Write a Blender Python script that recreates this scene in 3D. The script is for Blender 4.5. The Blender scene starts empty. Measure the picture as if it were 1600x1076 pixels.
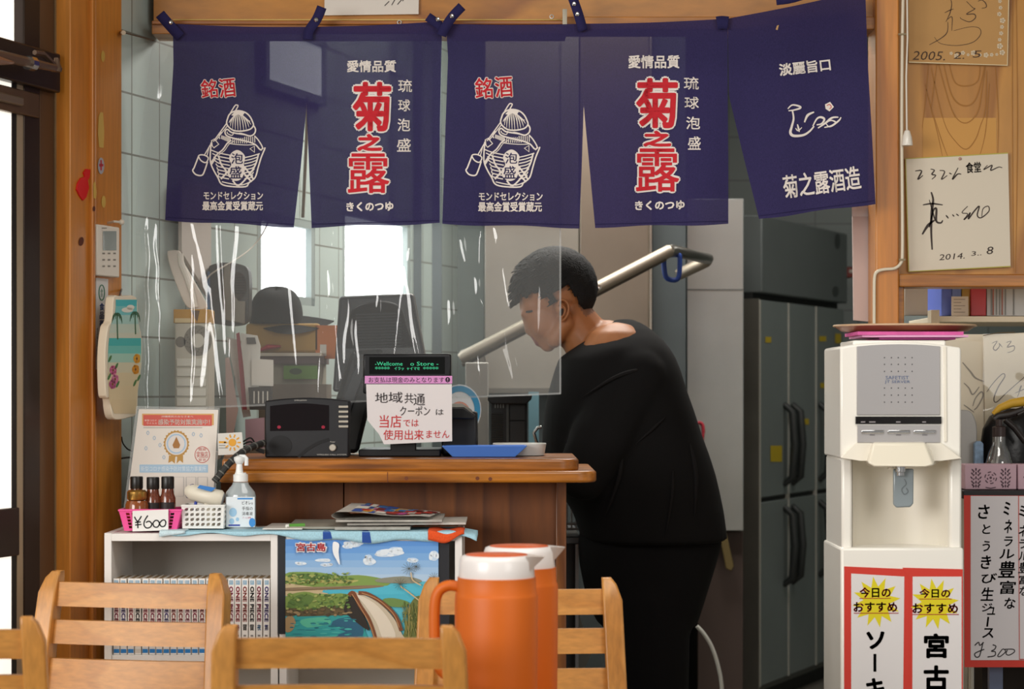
import bpy, math, random
from mathutils import Vector, Matrix
random.seed(7)
sc = bpy.context.scene
col = sc.collection
V = Vector
# ------------------------------------------------------------------ camera, world, lights, exposure
F, YH, EYE = 3450.0, 610.0, 1.23          # focal length in pixels of the 1600x1076 frame, horizon row, eye height
cd = bpy.data.cameras.new('camera'); cam = bpy.data.objects.new('camera', cd); col.objects.link(cam)
cd.sensor_width = 36.0; cd.lens = F / 1600 * 36.0
cd.shift_y = (YH - 538) / 1600
cam.location = (0, 0, EYE); cam.rotation_euler = (math.pi / 2, 0, 0)
cd.clip_start = .05
cd.dof.use_dof = True; cd.dof.focus_distance = 5.45; cd.dof.aperture_fstop = 5.0
sc.camera = cam
vs = sc.view_settings
vs.view_transform = 'Standard'; vs.look = 'None'; vs.gamma = 1.0; vs.use_curve_mapping = False; vs.exposure = 0.0
w = bpy.data.worlds.new('world'); sc.world = w; w.use_nodes = True
bg = w.node_tree.nodes['Background']; bg.inputs[0].default_value = (1.0, .97, .93, 1); bg.inputs[1].default_value = .26
def area(name, loc, target, sx, sy, power, color=(1, 1, 1), spread=180):
    l = bpy.data.lights.new(name, 'AREA'); l.shape = 'RECTANGLE'; l.size = sx; l.size_y = sy; l.energy = power; l.color = color
    l.spread = math.radians(spread)
    o = bpy.data.objects.new(name, l); col.objects.link(o); o.location = loc
    o.rotation_euler = (V(target) - V(loc)).to_track_quat('-Z', 'Y').to_euler(); o['kind'] = 'structure'
    return o
area('window_light_front', (-3.5, .3, 2.0), (.5, 5.2, 1.0), 2.8, 1.8, 185, (1, .98, .95))
area('window_light_side', (2.8, .4, 1.9), (.4, 5.3, 1.0), 1.6, 1.5, 34, (1, .97, .92))
area('ceiling_lamp_dining', (.5, 3.4, 2.75), (.5, 3.4, 0), 1.4, 1.4, 34, (1, .97, .92))
area('fridge_fill_light', (1.9, 8.0, 2.74), (1.3, 8.8, .8), .8, .8, 10, (1, .97, .92))  # unseen lamp added to brighten the refrigerator
area('ceiling_lamp_kitchen', (.3, 6.9, 2.74), (.3, 6.9, 0), 1.2, .6, 52, (1, .96, .9))
# ------------------------------------------------------------------ pixel rays and planes
def P(px, py, D): return V(((px - 800) / F * D, D, EYE - (py - YH) / F * D))
def flat(D): return lambda x, y: P(x, y, D)
def plane(p, n):
    p = V(p); n = V(n)
    def f(x, y):
        r = V(((x - 800) / F, 1, -(y - YH) / F)); c = V((0, 0, EYE))
        return c + r * ((p - c).dot(n) / r.dot(n))
    return f
# the left wall runs obliquely into the kitchen: s along it, n out of it
LW0 = V((-.9813, 5.55, 0)); LD = V((.32, 1, 0)).normalized(); LN = V((LD.y, -LD.x, 0))
def lw(n=0.0): return plane(LW0 + LN * n, LN)
def ls(px, n=0.0): return (lw(n)(px, YH) - LW0).dot(LD)
def lwp(s, n, z): return LW0 + LD * s + LN * n + V((0, 0, z))
# ------------------------------------------------------------------ materials
def lin(h):
    h = h.lstrip('#'); c = [int(h[i:i + 2], 16) / 255 for i in (0, 2, 4)]
    return tuple((x / 12.92 if x <= .04045 else ((x + .055) / 1.055) ** 2.4) for x in c) + (1,)
MATS = {}
def mat(hexa, rough=.5, metal=0, var=0, vscale=6, bump=0, bscale=60, coat=0, emit=0, trans=0, ior=1.45, stretch=None, sub=0):
    key = (hexa, rough, metal, var, vscale, bump, bscale, coat, emit, trans, ior, stretch, sub)
    if key in MATS: return MATS[key]
    m = bpy.data.materials.new('m_' + hexa.lstrip('#') + '_%d' % len(MATS)); m.use_nodes = True; MATS[key] = m
    nt = m.node_tree; b = nt.nodes['Principled BSDF']; c = lin(hexa)
    b.inputs['Base Color'].default_value = c; b.inputs['Roughness'].default_value = rough; b.inputs['Metallic'].default_value = metal
    b.inputs['Coat Weight'].default_value = coat; b.inputs['IOR'].default_value = ior; b.inputs['Transmission Weight'].default_value = trans
    if emit: b.inputs['Emission Color'].default_value = c; b.inputs['Emission Strength'].default_value = emit
    if sub: b.inputs['Subsurface Weight'].default_value = sub; b.inputs['Subsurface Radius'].default_value = (.01, .004, .002)
    if var or bump:
        tc = nt.nodes.new('ShaderNodeTexCoord'); src = tc.outputs['Object']
        if stretch:
            mp = nt.nodes.new('ShaderNodeMapping'); mp.inputs['Scale'].default_value = stretch
            nt.links.new(src, mp.inputs[0]); src = mp.outputs[0]
    if var:
        n = nt.nodes.new('ShaderNodeTexNoise'); n.inputs['Scale'].default_value = vscale; n.inputs['Detail'].default_value = 5
        nt.links.new(src, n.inputs['Vector'])
        r = nt.nodes.new('ShaderNodeValToRGB'); nt.links.new(n.outputs[0], r.inputs[0])
        r.color_ramp.elements[0].position = .3; r.color_ramp.elements[1].position = .7
        r.color_ramp.elements[0].color = tuple(x * (1 - var) for x in c[:3]) + (1,)
        r.color_ramp.elements[1].color = tuple(min(1, x * (1 + var)) for x in c[:3]) + (1,)
        nt.links.new(r.outputs[0], b.inputs['Base Color'])
    if bump:
        n = nt.nodes.new('ShaderNodeTexNoise'); n.inputs['Scale'].default_value = bscale; n.inputs['Detail'].default_value = 3
        nt.links.new(src, n.inputs['Vector'])
        k = nt.nodes.new('ShaderNodeBump'); k.inputs['Strength'].default_value = bump; k.inputs['Distance'].default_value = .004
        nt.links.new(n.outputs[0], k.inputs['Height']); nt.links.new(k.outputs[0], b.inputs['Normal'])
    return m
def wood(c1, c2, stretch=(6, 6, .7), rings=9, rough=.4, coat=.25, seed=0.0, soft=.5, fine=.3):
    """grain lines are the contours of a noise drawn out along the board"""
    key = ('wood', c1, c2, stretch, rings, rough, coat, seed, soft)
    if key in MATS: return MATS[key]
    m = bpy.data.materials.new('wood_%d' % len(MATS)); m.use_nodes = True; MATS[key] = m
    nt = m.node_tree; N = nt.nodes.new; L = nt.links.new; b = nt.nodes['Principled BSDF']
    tc = N('ShaderNodeTexCoord'); mp = N('ShaderNodeMapping'); mp.inputs['Scale'].default_value = stretch; mp.inputs['Location'].default_value = (seed, seed * .7, seed * 1.3)
    L(tc.outputs['Object'], mp.inputs[0])
    n = N('ShaderNodeTexNoise'); n.inputs['Scale'].default_value = 1; n.inputs['Detail'].default_value = 1.5; n.inputs['Roughness'].default_value = .4; L(mp.outputs[0], n.inputs['Vector'])
    mu = N('ShaderNodeMath'); mu.operation = 'MULTIPLY'; mu.inputs[1].default_value = rings; L(n.outputs[0], mu.inputs[0])
    fr = N('ShaderNodeMath'); fr.operation = 'FRACT'; L(mu.outputs[0], fr.inputs[0])
    r = N('ShaderNodeValToRGB'); L(fr.outputs[0], r.inputs[0])
    e = r.color_ramp.elements; a, d = lin(c1), lin(c2)
    md = tuple(a[i] * (1 - soft) + d[i] * soft for i in range(3)) + (1,)
    e[0].position = 0; e[0].color = a; e[1].position = 1; e[1].color = a
    x = e.new(.62); x.color = md; x = e.new(.9); x.color = d
    f = N('ShaderNodeTexNoise'); f.inputs['Scale'].default_value = 14; f.inputs['Detail'].default_value = 4; L(mp.outputs[0], f.inputs['Vector'])
    mr = N('ShaderNodeMapRange'); mr.inputs[1].default_value = .3; mr.inputs[2].default_value = .7; mr.inputs[3].default_value = 1 - fine; mr.inputs[4].default_value = 1 + fine * .5
    L(f.outputs[0], mr.inputs[0])
    mx = N('ShaderNodeVectorMath'); mx.operation = 'SCALE'; L(r.outputs[0], mx.inputs[0]); L(mr.outputs[0], mx.inputs['Scale'])
    L(mx.outputs[0], b.inputs['Base Color'])
    b.inputs['Roughness'].default_value = rough; b.inputs['Coat Weight'].default_value = coat; b.inputs['Coat Roughness'].default_value = .25
    return m
def tile(c, grout, size, rough=.25, mortar=.018):
    m = bpy.data.materials.new('tile_%d' % len(MATS)); MATS[('t', c, size)] = m; m.use_nodes = True
    nt = m.node_tree; b = nt.nodes['Principled BSDF']
    uv = nt.nodes.new('ShaderNodeUVMap'); br = nt.nodes.new('ShaderNodeTexBrick')
    br.offset = 0; br.inputs['Scale'].default_value = 1; br.inputs['Brick Width'].default_value = size; br.inputs['Row Height'].default_value = size
    br.inputs['Mortar Size'].default_value = size * mortar; br.inputs['Mortar Smooth'].default_value = .3; br.inputs['Bias'].default_value = -.3
    a = lin(c); br.inputs['Color1'].default_value = a; br.inputs['Color2'].default_value = tuple(x * .9 for x in a[:3]) + (1,); br.inputs['Mortar'].default_value = lin(grout)
    nt.links.new(uv.outputs[0], br.inputs['Vector']); nt.links.new(br.outputs[0], b.inputs['Base Color'])
    b.inputs['Roughness'].default_value = rough
    return m
def vinyl(haze=.05, gloss=.10, hazecol=(.9, .92, .9, 1), rough=.03):
    """thin clear sheet: passes light straight through, reflects a little, faintly milky"""
    m = bpy.data.materials.new('vinyl_%d' % len(MATS)); MATS[('v', haze, gloss, rough)] = m; m.use_nodes = True
    nt = m.node_tree; N = nt.nodes.new; L = nt.links.new
    out = nt.nodes['Material Output']; nt.nodes.remove(nt.nodes['Principled BSDF'])
    t = N('ShaderNodeBsdfTransparent'); t.inputs[0].default_value = (.95, .96, .96, 1)
    g = N('ShaderNodeBsdfGlossy'); g.inputs['Roughness'].default_value = rough
    d = N('ShaderNodeBsdfDiffuse'); d.inputs[0].default_value = hazecol
    fz = N('ShaderNodeFresnel'); fz.inputs[0].default_value = 1.5
    mu = N('ShaderNodeMath'); mu.operation = 'MULTIPLY_ADD'; mu.inputs[1].default_value = 1.0; mu.inputs[2].default_value = gloss - .04; L(fz.outputs[0], mu.inputs[0])
    m1 = N('ShaderNodeMixShader'); m1.inputs[0].default_value = haze; L(t.outputs[0], m1.inputs[1]); L(d.outputs[0], m1.inputs[2])
    m2 = N('ShaderNodeMixShader'); L(mu.outputs[0], m2.inputs[0]); L(m1.outputs[0], m2.inputs[1]); L(g.outputs[0], m2.inputs[2])
    L(m2.outputs[0], out.inputs[0])
    return m
def cloth(hexa, transl=.3, rough=.9, weave=900, var=.15, stretch=(1, 1, 1)):
    m = bpy.data.materials.new('cloth_%d' % len(MATS)); MATS[('c', hexa, transl)] = m; m.use_nodes = True
    nt = m.node_tree; N = nt.nodes.new; L = nt.links.new; out = nt.nodes['Material Output']; b = nt.nodes['Principled BSDF']
    c = lin(hexa); b.inputs['Roughness'].default_value = rough; b.inputs['Specular IOR Level'].default_value = .2
    b.inputs['Sheen Weight'].default_value = 0
    tc = N('ShaderNodeTexCoord'); mp = N('ShaderNodeMapping'); mp.inputs['Scale'].default_value = stretch; L(tc.outputs['Object'], mp.inputs[0])
    n = N('ShaderNodeTexNoise'); n.inputs['Scale'].default_value = weave; n.inputs['Detail'].default_value = 2; L(mp.outputs[0], n.inputs['Vector'])
    r = N('ShaderNodeValToRGB'); L(n.outputs[0], r.inputs[0]); r.color_ramp.elements[0].position = .3; r.color_ramp.elements[1].position = .7
    r.color_ramp.elements[0].color = tuple(x * (1 - var) for x in c[:3]) + (1,); r.color_ramp.elements[1].color = tuple(x * (1 + var) for x in c[:3]) + (1,)
    L(r.outputs[0], b.inputs['Base Color'])
    if transl:
        t = N('ShaderNodeBsdfTranslucent'); L(r.outputs[0], t.inputs[0])
        mx = N('ShaderNodeMixShader'); mx.inputs[0].default_value = transl; L(b.outputs[0], mx.inputs[1]); L(t.outputs[0], mx.inputs[2]); L(mx.outputs[0], out.inputs[0])
    return m
# ------------------------------------------------------------------ mesh builder
ORG = {}
_gl = {}
def glyphs(s, off):
    if (s, off) in _gl: return _gl[(s, off)]
    c = bpy.data.curves.new('t', 'FONT'); c.body = s; c.size = 1; c.offset = off; c.resolution_u = 2
    o = bpy.data.objects.new('t', c); col.objects.link(o)
    me = bpy.data.meshes.new_from_object(o.evaluated_get(bpy.context.evaluated_depsgraph_get()))
    vs_ = [(v.co.x, v.co.y) for v in me.vertices]; fs = [tuple(p.vertices) for p in me.polygons]
    bpy.data.objects.remove(o); bpy.data.curves.remove(c); bpy.data.meshes.remove(me)
    _gl[(s, off)] = (vs_, fs, min(v[0] for v in vs_), max(v[0] for v in vs_), min(v[1] for v in vs_), max(v[1] for v in vs_))
    return _gl[(s, off)]
def smoothline(pts, n=6, closed=False):
    """Catmull-Rom through the points (tuples of any size)"""
    k = len(pts); out = []
    rng = k if closed else k - 1
    for i in range(rng):
        p = [pts[(i + j) % k] if closed else pts[min(max(i + j, 0), k - 1)] for j in (-1, 0, 1, 2)]
        for q in range(n):
            t = q / n
            out.append(tuple(.5 * (2 * b + (c - a) * t + (2 * a - 5 * b + 4 * c - d) * t * t + (3 * b - a - 3 * c + d) * t ** 3) for a, b, c, d in zip(*p)))
    if not closed: out.append(tuple(pts[-1]))
    return out
def split_tris(pts, fs, lim):
    """cut triangles until no side is longer than lim, so that lettering can follow folded cloth"""
    pts = list(pts); out = []; st = [t for f in fs for t in [(f[0], f[i], f[i + 1]) for i in range(1, len(f) - 1)]]; mid = {}
    while st:
        t = st.pop(); ln = [math.dist(pts[t[i]], pts[t[(i + 1) % 3]]) for i in range(3)]; k = ln.index(max(ln))
        if ln[k] <= lim: out.append(t); continue
        a, b, c = t[k], t[(k + 1) % 3], t[(k + 2) % 3]; e = (min(a, b), max(a, b))
        if e not in mid: mid[e] = len(pts); pts.append(((pts[a][0] + pts[b][0]) / 2, (pts[a][1] + pts[b][1]) / 2))
        st += [(a, mid[e], c), (mid[e], b, c)]
    return pts, out
class MB:
    def __init__(s, m=None): s.v = []; s.f = []; s.mi = []; s.mats = []; s.k = 0; s.xf = None; s.use(m) if m else None
    def use(s, m):
        if m not in s.mats: s.mats.append(m)
        s.k = s.mats.index(m); return s
    def add(s, vs_, fs):
        o = len(s.v)
        for p in vs_: s.v.append(s.xf @ V(p) if s.xf else V(p))
        for f in fs: s.f.append(tuple(i + o for i in f)); s.mi.append(s.k)
        return s
    def box(s, x0, y0, z0, x1, y1, z1):
        c = [(x, y, z) for x in (x0, x1) for y in (y0, y1) for z in (z0, z1)]
        return s.add(c, [(0, 1, 3, 2), (4, 6, 7, 5), (0, 4, 5, 1), (2, 3, 7, 6), (0, 2, 6, 4), (1, 5, 7, 3)])
    def pbox(s, x0, y0, x1, y1, D, dep):
        a = P(x0, y1, D); b = P(x1, y0, D); return s.box(a.x, D, a.z, b.x, D + dep, b.z)
    def wbox(s, x0, y0, x1, y1, n1, n0=0.0):
        """box on the left wall whose room face covers these pixels"""
        s0, s1 = ls(x0, n1), ls(x1, n1); m_ = lw(n1); z0 = m_(x0, y1).z; z1 = m_(x0, y0).z
        return s.wall_box(s0, s1, n0, n1, z0, z1)
    def wall_box(s, s0, s1, n0, n1, z0, z1):
        c = [lwp(a, b, z) for a in (s0, s1) for b in (n0, n1) for z in (z0, z1)]
        return s.add(c, [(0, 1, 3, 2), (4, 6, 7, 5), (0, 4, 5, 1), (2, 3, 7, 6), (0, 2, 6, 4), (1, 5, 7, 3)])
    def hull(s, a, b):
        """closed prism between two rings of the same length"""
        n = len(a); return s.add(list(a) + list(b), [tuple(range(n))[::-1], tuple(range(n, 2 * n))] + [(i, (i + 1) % n, n + (i + 1) % n, n + i) for i in range(n)])
    def pprism(s, pts, D, dep, mp=None):
        a = [P(x, y, D) for x, y in pts]; return s.hull(a, [p + V((0, dep, 0)) for p in a])
    def mprism(s, pts, mp, vec):
        a = [mp(x, y) for x, y in pts]; return s.hull(a, [p + V(vec) for p in a])
    def poly(s, pts, mp): return s.add([mp(x, y) for x, y in pts], [tuple(range(len(pts)))])
    def rect(s, x0, y0, x1, y1, mp): return s.poly([(x0, y1), (x1, y1), (x1, y0), (x0, y0)], mp)
    def ell(s, cx, cy, rx, ry, mp, n=20, rot=0):
        c, q = math.cos(rot), math.sin(rot)
        return s.poly([(cx + rx * math.cos(a) * c - ry * math.sin(a) * q, cy + rx * math.cos(a) * q + ry * math.sin(a) * c) for a in [2 * math.pi * i / n for i in range(n)]], mp)
    def ribbon(s, pts, wd, mp, sm=0, closed=False, taper=0):
        if sm: pts = smoothline(pts, sm, closed)
        n = len(pts); vs_ = []
        for i, (x, y) in enumerate(pts):
            a = pts[(i - 1) % n] if closed or i else pts[0]; b = pts[(i + 1) % n] if closed or i < n - 1 else pts[-1]
            dx, dy = b[0] - a[0], b[1] - a[1]; l = math.hypot(dx, dy) or 1
            h = wd / 2 * (1 if not taper else max(.15, 1 - taper * abs(2 * i / (n - 1) - 1)))
            vs_ += [mp(x - dy / l * h, y + dx / l * h), mp(x + dy / l * h, y - dx / l * h)]
        m = n if closed else n - 1
        return s.add(vs_, [(2 * i, 2 * i + 1, (2 * i + 3) % (2 * n), (2 * i + 2) % (2 * n)) for i in range(m)])
    def text(s, t, box, mp, off=0.0, rot=0.0, skew=0.0, fine=0):
        """lettering fitted to a pixel box; off thickens the strokes; rot in degrees anticlockwise about the box centre (90: reads upwards)"""
        vs_, fs, a, b, c, d = glyphs(t, 0.0); x0, y0, x1, y1 = box
        cx, cy = (x0 + x1) / 2, (y0 + y1) / 2; wd, ht = x1 - x0, y1 - y0
        if abs(abs(rot) - 90) < 1: wd, ht = ht, wd
        o = off * ht / (d - c) * (1 if d - c > .5 else .5); wd -= 2 * o; ht -= 2 * o
        r = math.radians(rot); C, S = math.cos(r), math.sin(r)
        k = 1 if o < .15 else (4 if o < 1.2 else 10)
        for i in range(k):
            ox, oy = (0, 0) if k == 1 else (o * math.cos(2 * math.pi * (i + .5) / k), o * math.sin(2 * math.pi * (i + .5) / k)); out = []
            for x, y in vs_:
                u = ((x - a) / (b - a) - .5) * wd + ox; q = ((y - c) / (d - c) - .5) * ht + oy; u += skew * q
                out.append((cx + u * C - q * S, cy - (u * S + q * C)))
            if fine: out, fs2 = split_tris(out, fs, fine)
            s.add([mp(*p) for p in out], fs2 if fine else fs)
        return s
    def tube(s, pts, r, n=8, cap=True, flatz=None):
        pts = [V(p) for p in pts]; rs = r if isinstance(r, (list, tuple)) else [r] * len(pts); ring = []
        up = None
        for i, p in enumerate(pts):
            t = (pts[min(i + 1, len(pts) - 1)] - pts[max(i - 1, 0)]).normalized()
            if up is None: up = t.orthogonal().normalized() if abs(t.z) > .9 else (V((0, 0, 1)) - t * t.z).normalized()
            else: up = (up - t * up.dot(t)); up = up.normalized() if up.length > 1e-6 else t.orthogonal().normalized()
            sd = t.cross(up)
            ring.append([p + (up * math.cos(2 * math.pi * k / n) * (flatz or 1) + sd * math.sin(2 * math.pi * k / n)) * rs[i] for k in range(n)])
        vs_ = [q for rg in ring for q in rg]; fs = []
        for i in range(len(pts) - 1):
            for k in range(n): fs.append((i * n + k, i * n + (k + 1) % n, (i + 1) * n + (k + 1) % n, (i + 1) * n + k))
        if cap: fs += [tuple(range(n))[::-1], tuple(range((len(pts) - 1) * n, len(pts) * n))]
        return s.add(vs_, fs)
    def lathe(s, prof, c, n=24, sx=1, sy=1, cap=True):
        c = V(c); vs_ = []; fs = []
        for r, z in prof: vs_ += [c + V((r * sx * math.cos(2 * math.pi * k / n), r * sy * math.sin(2 * math.pi * k / n), z)) for k in range(n)]
        for i in range(len(prof) - 1):
            for k in range(n): fs.append((i * n + k, i * n + (k + 1) % n, (i + 1) * n + (k + 1) % n, (i + 1) * n + k))
        if cap: fs += [tuple(range(n))[::-1], tuple(range((len(prof) - 1) * n, len(prof) * n))]
        return s.add(vs_, fs)
    def grid(s, fn, nu, nv):
        vs_ = [fn(i / nu, j / nv) for j in range(nv + 1) for i in range(nu + 1)]
        return s.add(vs_, [(j * (nu + 1) + i, j * (nu + 1) + i + 1, (j + 1) * (nu + 1) + i + 1, (j + 1) * (nu + 1) + i) for j in range(nv) for i in range(nu)])
    def loft(s, rings, cap=True):
        n = len(rings[0]); fs = []
        for i in range(len(rings) - 1):
            for k in range(n): fs.append((i * n + k, i * n + (k + 1) % n, (i + 1) * n + (k + 1) % n, (i + 1) * n + k))
        if cap: fs += [tuple(range(n))[::-1], tuple(range((len(rings) - 1) * n, len(rings) * n))]
        return s.add([p for r in rings for p in r], fs)
    def ball(s, c, rx, ry=None, rz=None, n=12):
        ry = ry or rx; rz = rz or rx
        return s._ball(V(c), rx, ry, rz, n)
    def _ball(s, c, rx, ry, rz, n):
        vs_ = [c + V((0, 0, -rz))]; m = 2 * n; fs = []
        for i in range(1, n):
            a = math.pi * i / n
            vs_ += [c + V((rx * math.sin(a) * math.cos(2 * math.pi * k / m), ry * math.sin(a) * math.sin(2 * math.pi * k / m), -rz * math.cos(a))) for k in range(m)]
        vs_.append(c + V((0, 0, rz))); T = len(vs_) - 1
        for k in range(m):
            fs.append((0, 1 + (k + 1) % m, 1 + k)); fs.append((T, T - m + k, T - m + (k + 1) % m))
        for i in range(n - 2):
            for k in range(m): a = 1 + i * m; fs.append((a + k, a + (k + 1) % m, a + m + (k + 1) % m, a + m + k))
        return s.add(vs_, fs)
    def build(s, name, parent=None, org=None, bevel=0, seg=2, smooth=35, uvf=None, solid=0):
        if parent is not None: org = ORG[parent.name]
        if org is None:
            xs = [p.x for p in s.v]; ys = [p.y for p in s.v]; org = V(((min(xs) + max(xs)) / 2, (min(ys) + max(ys)) / 2, min(p.z for p in s.v)))
        me = bpy.data.meshes.new(name); me.from_pydata([p - org for p in s.v], [], s.f); me.update()
        for m in s.mats: me.materials.append(m)
        for p, k in zip(me.polygons, s.mi): p.material_index = k
        if uvf:
            u = me.uv_layers.new(name='UVMap')
            for lp in me.loops: u.data[lp.index].uv = uvf(s.v[lp.vertex_index])
        if smooth:
            for p in me.polygons: p.use_smooth = True
            me.set_sharp_from_angle(angle=math.radians(smooth))
        o = bpy.data.objects.new(name, me); col.objects.link(o)
        if parent is not None: o.parent = parent
        else: o.location = org
        ORG[o.name] = V(org)
        if solid: d = o.modifiers.new('thick', 'SOLIDIFY'); d.thickness = solid; d.offset = 0
        if bevel:
            d = o.modifiers.new('bevel', 'BEVEL'); d.width = bevel; d.segments = seg; d.limit_method = 'ANGLE'; d.angle_limit = math.radians(40); d.harden_normals = False
        return o
def tag(o, label, cat, group=None, kind=None):
    o['label'] = label; o['category'] = cat
    if group: o['group'] = group
    if kind: o['kind'] = kind
    return o
def thing(name, label, cat, loc, group=None):
    o = bpy.data.objects.new(name, None); col.objects.link(o); o.location = loc; o.empty_display_size = .05
    ORG[o.name] = V(loc); return tag(o, label, cat, group)
def struct(o, label, cat): return tag(o, label, cat, None, 'structure')
def dup(root, loc=None, rz=None, label=None):
    r = root.copy(); col.objects.link(r)
    if loc is not None: r.location = loc
    if rz is not None: r.rotation_euler = (0, 0, rz)
    if label: r['label'] = label
    for c in [x for x in col.objects if x.parent == root]:
        d = c.copy(); col.objects.link(d); d.parent = r
        for g in [x for x in col.objects if x.parent == c]:
            h = g.copy(); col.objects.link(h); h.parent = d
    return r
ORD = ['first', 'second', 'third', 'fourth', 'fifth', 'sixth', 'seventh', 'eighth', 'ninth', 'tenth', 'eleventh', 'twelfth', 'thirteenth', 'fourteenth', 'fifteenth',
       'sixteenth', 'seventeenth', 'eighteenth', 'nineteenth', 'twentieth', 'twenty-first', 'twenty-second', 'twenty-third', 'twenty-fourth']
# ================================================================== the setting
W_PILLAR = wood('#cb8230', '#b56c1e', (7, 7, .4), 5, .35, .3, 2.0, .4, .15)
W_BEAM = wood('#b87420', '#985a14', (.6, 8, 9), 6, .4, .2, 5.0)
W_PANEL = wood('#bd8436', '#9a6018', (2.6, 2, .55), 7, .45, .15, 2.35, .35, .1)
W_PANELH = wood('#b87a28', '#945814', (1.1, 2, 3.5), 7, .4, .2, 8.0, .35, .15)
W_CTOP = wood('#a8661e', '#74400e', (.8, 8, 9), 6, .35, .2, 1.0, .5)
W_CBASE = wood('#7e4614', '#5e300a', (3.5, 3, .5), 7, .55, .0, 4.4, .5, .2)
W_CHAIR = wood('#c98c42', '#b87a32', (2.5, 6, 9), 4, .42, .12, 3.1, .4, .18)
W_CHAIRV = wood('#c98c42', '#b87a32', (9, 6, 2.0), 4, .4, .15, 7.7, .4, .18)
WHITE = mat('#e6e2dc', .5); BLACK = mat('#15151a', .4); INK = mat('#1c1a1c', .7); STEEL = mat('#9a968e', .32, 1, .12, 3); CHROME = mat('#d8d8d8', .12, 1)
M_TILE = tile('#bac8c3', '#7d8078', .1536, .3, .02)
b = MB(mat('#6e6a62', .6, var=.15)); b.box(-3, 1.2, -.06, 3.4, 10.6, 0); struct(b.build('floor'), 'grey concrete floor of the eatery and kitchen', 'floor')
b = MB(mat('#c9c3b6', .8)); b.box(-3, 1.2, 2.8, 3.4, 10.6, 2.86); struct(b.build('ceiling'), 'plain off-white ceiling above the eatery', 'ceiling')
# oblique tiled wall with two window openings
s206 = ls(206)
WIN = [(ls(403), ls(492), 1.487, 1.745), (ls(403), ls(498), 2.10, 2.30), (ls(535), ls(641), 1.487, 1.81)]
sE = 4.6
b = MB(M_TILE)
def wallquad(s0, s1, z0, z1, n=0.0): b.add([lwp(s0, n, z0), lwp(s1, n, z0), lwp(s1, n, z1), lwp(s0, n, z1)], [(0, 1, 2, 3)])
wallquad(-.02, WIN[0][0], 0, 2.8); wallquad(WIN[0][1], WIN[2][0], 0, 2.8); wallquad(WIN[2][1], sE, 0, 2.8)
wallquad(WIN[0][0], WIN[0][1], 0, 1.487); wallquad(WIN[0][0], WIN[0][1], 1.745, 2.8)
wallquad(WIN[2][0], WIN[2][1], 0, 1.487); wallquad(WIN[2][0], WIN[2][1], 1.81, 2.8)
def luv(p): return ((p - LW0).dot(LD) - s206, p.z - .1387)
o = b.build('wall_left', uvf=luv, smooth=0); struct(o, 'pale grey-green tiled wall left of the counter', 'wall')
GLASSLIT = mat('#f6fbff', .5, emit=2.9)
FRAMEW = mat('#9aa5a2', .5)
for i, (s0, s1, z0, z1) in enumerate(WIN):
    b = MB(FRAMEW); t = .025; na, nb, npn = (.001, .026, .02) if i == 1 else (-.03, -.001, -.02)
    for q in ((s0, s0 + t, z0, z1), (s1 - t, s1, z0, z1), (s0, s1, z0, z0 + t), (s0, s1, z1 - t, z1)): b.wall_box(q[0], q[1], na, nb, q[2], q[3])
    o = b.build('window_%d' % (i + 1)); struct(o, ['bright frosted window above the black cap', 'upper frosted window sash showing through the noren', 'bright frosted window above the cash register monitor'][i], 'window')
    g = MB(GLASSLIT); g.add([lwp(s0, npn, z0), lwp(s1, npn, z0), lwp(s1, npn, z1), lwp(s0, npn, z1)], [(0, 1, 2, 3)]); g.build('window_pane', o)
# tiled walls at the far end
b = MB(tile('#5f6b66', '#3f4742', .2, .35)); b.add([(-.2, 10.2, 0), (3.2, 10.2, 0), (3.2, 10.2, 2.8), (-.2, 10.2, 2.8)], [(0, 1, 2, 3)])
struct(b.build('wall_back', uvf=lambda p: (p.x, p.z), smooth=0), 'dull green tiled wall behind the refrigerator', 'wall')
b = MB(mat('#8d938c', .6)); b.box(3.2, 5.9, 0, 3.3, 10.2, 2.8); struct(b.build('wall_right'), 'plain kitchen side wall out of sight', 'wall')
# pillar between the sliding door and the tiles
b = MB(W_PILLAR); b.wbox(110, -90, 145, 1560, .035, -.12); b.wbox(150, -90, 190.5, 1560, .02, -.1); b.wbox(145, -90, 150, 1560, .045, -.05)
o = b.build('trim_1', bevel=.003); struct(o, 'orange-brown varnished wooden pillar between sliding door and tiles', 'pillar')
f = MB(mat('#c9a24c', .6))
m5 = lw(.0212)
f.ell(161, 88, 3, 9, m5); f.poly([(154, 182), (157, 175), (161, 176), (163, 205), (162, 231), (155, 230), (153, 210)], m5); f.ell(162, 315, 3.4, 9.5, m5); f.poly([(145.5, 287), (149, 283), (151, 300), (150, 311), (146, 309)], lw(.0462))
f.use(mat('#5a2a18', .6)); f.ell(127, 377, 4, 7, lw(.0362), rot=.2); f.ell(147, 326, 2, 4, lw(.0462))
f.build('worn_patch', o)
# sliding entrance door with dark bronze frames
BRONZE = mat('#33261e', .35, .5, .15, 3); BRONZE2 = mat('#6b533c', .35, .5, .2, 2, stretch=(3, 3, .4)); ALU = mat('#b5a184', .35, .4); DARK = mat('#17130f', .5)
GLOW = mat('#fbf6ea', .6, emit=.93, var=.03, vscale=40)
d = bpy.data.objects.new('door_1', None); col.objects.link(d); d.location = lwp(ls(62), 0, 0); ORG['door_1'] = V(d.location)
struct(d, 'dark bronze aluminium sliding entrance door with frosted panes', 'door')
b = MB(GLOW); b.wbox(-120, -60, 22, 1560, -.006, -.012); b.build('glass', d)
b = MB(DARK); b.wbox(19, 130, 28, 1560, -.004, -.02); b.build('gasket', d)
b = MB(ALU); b.wbox(27, 130, 39, 1560, -.002, -.03); b.build('edge_strip', d)
b = MB(BRONZE); b.wbox(38, -60, 63, 1560, .001, -.06); b.build('stile', d, bevel=.003)
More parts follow.
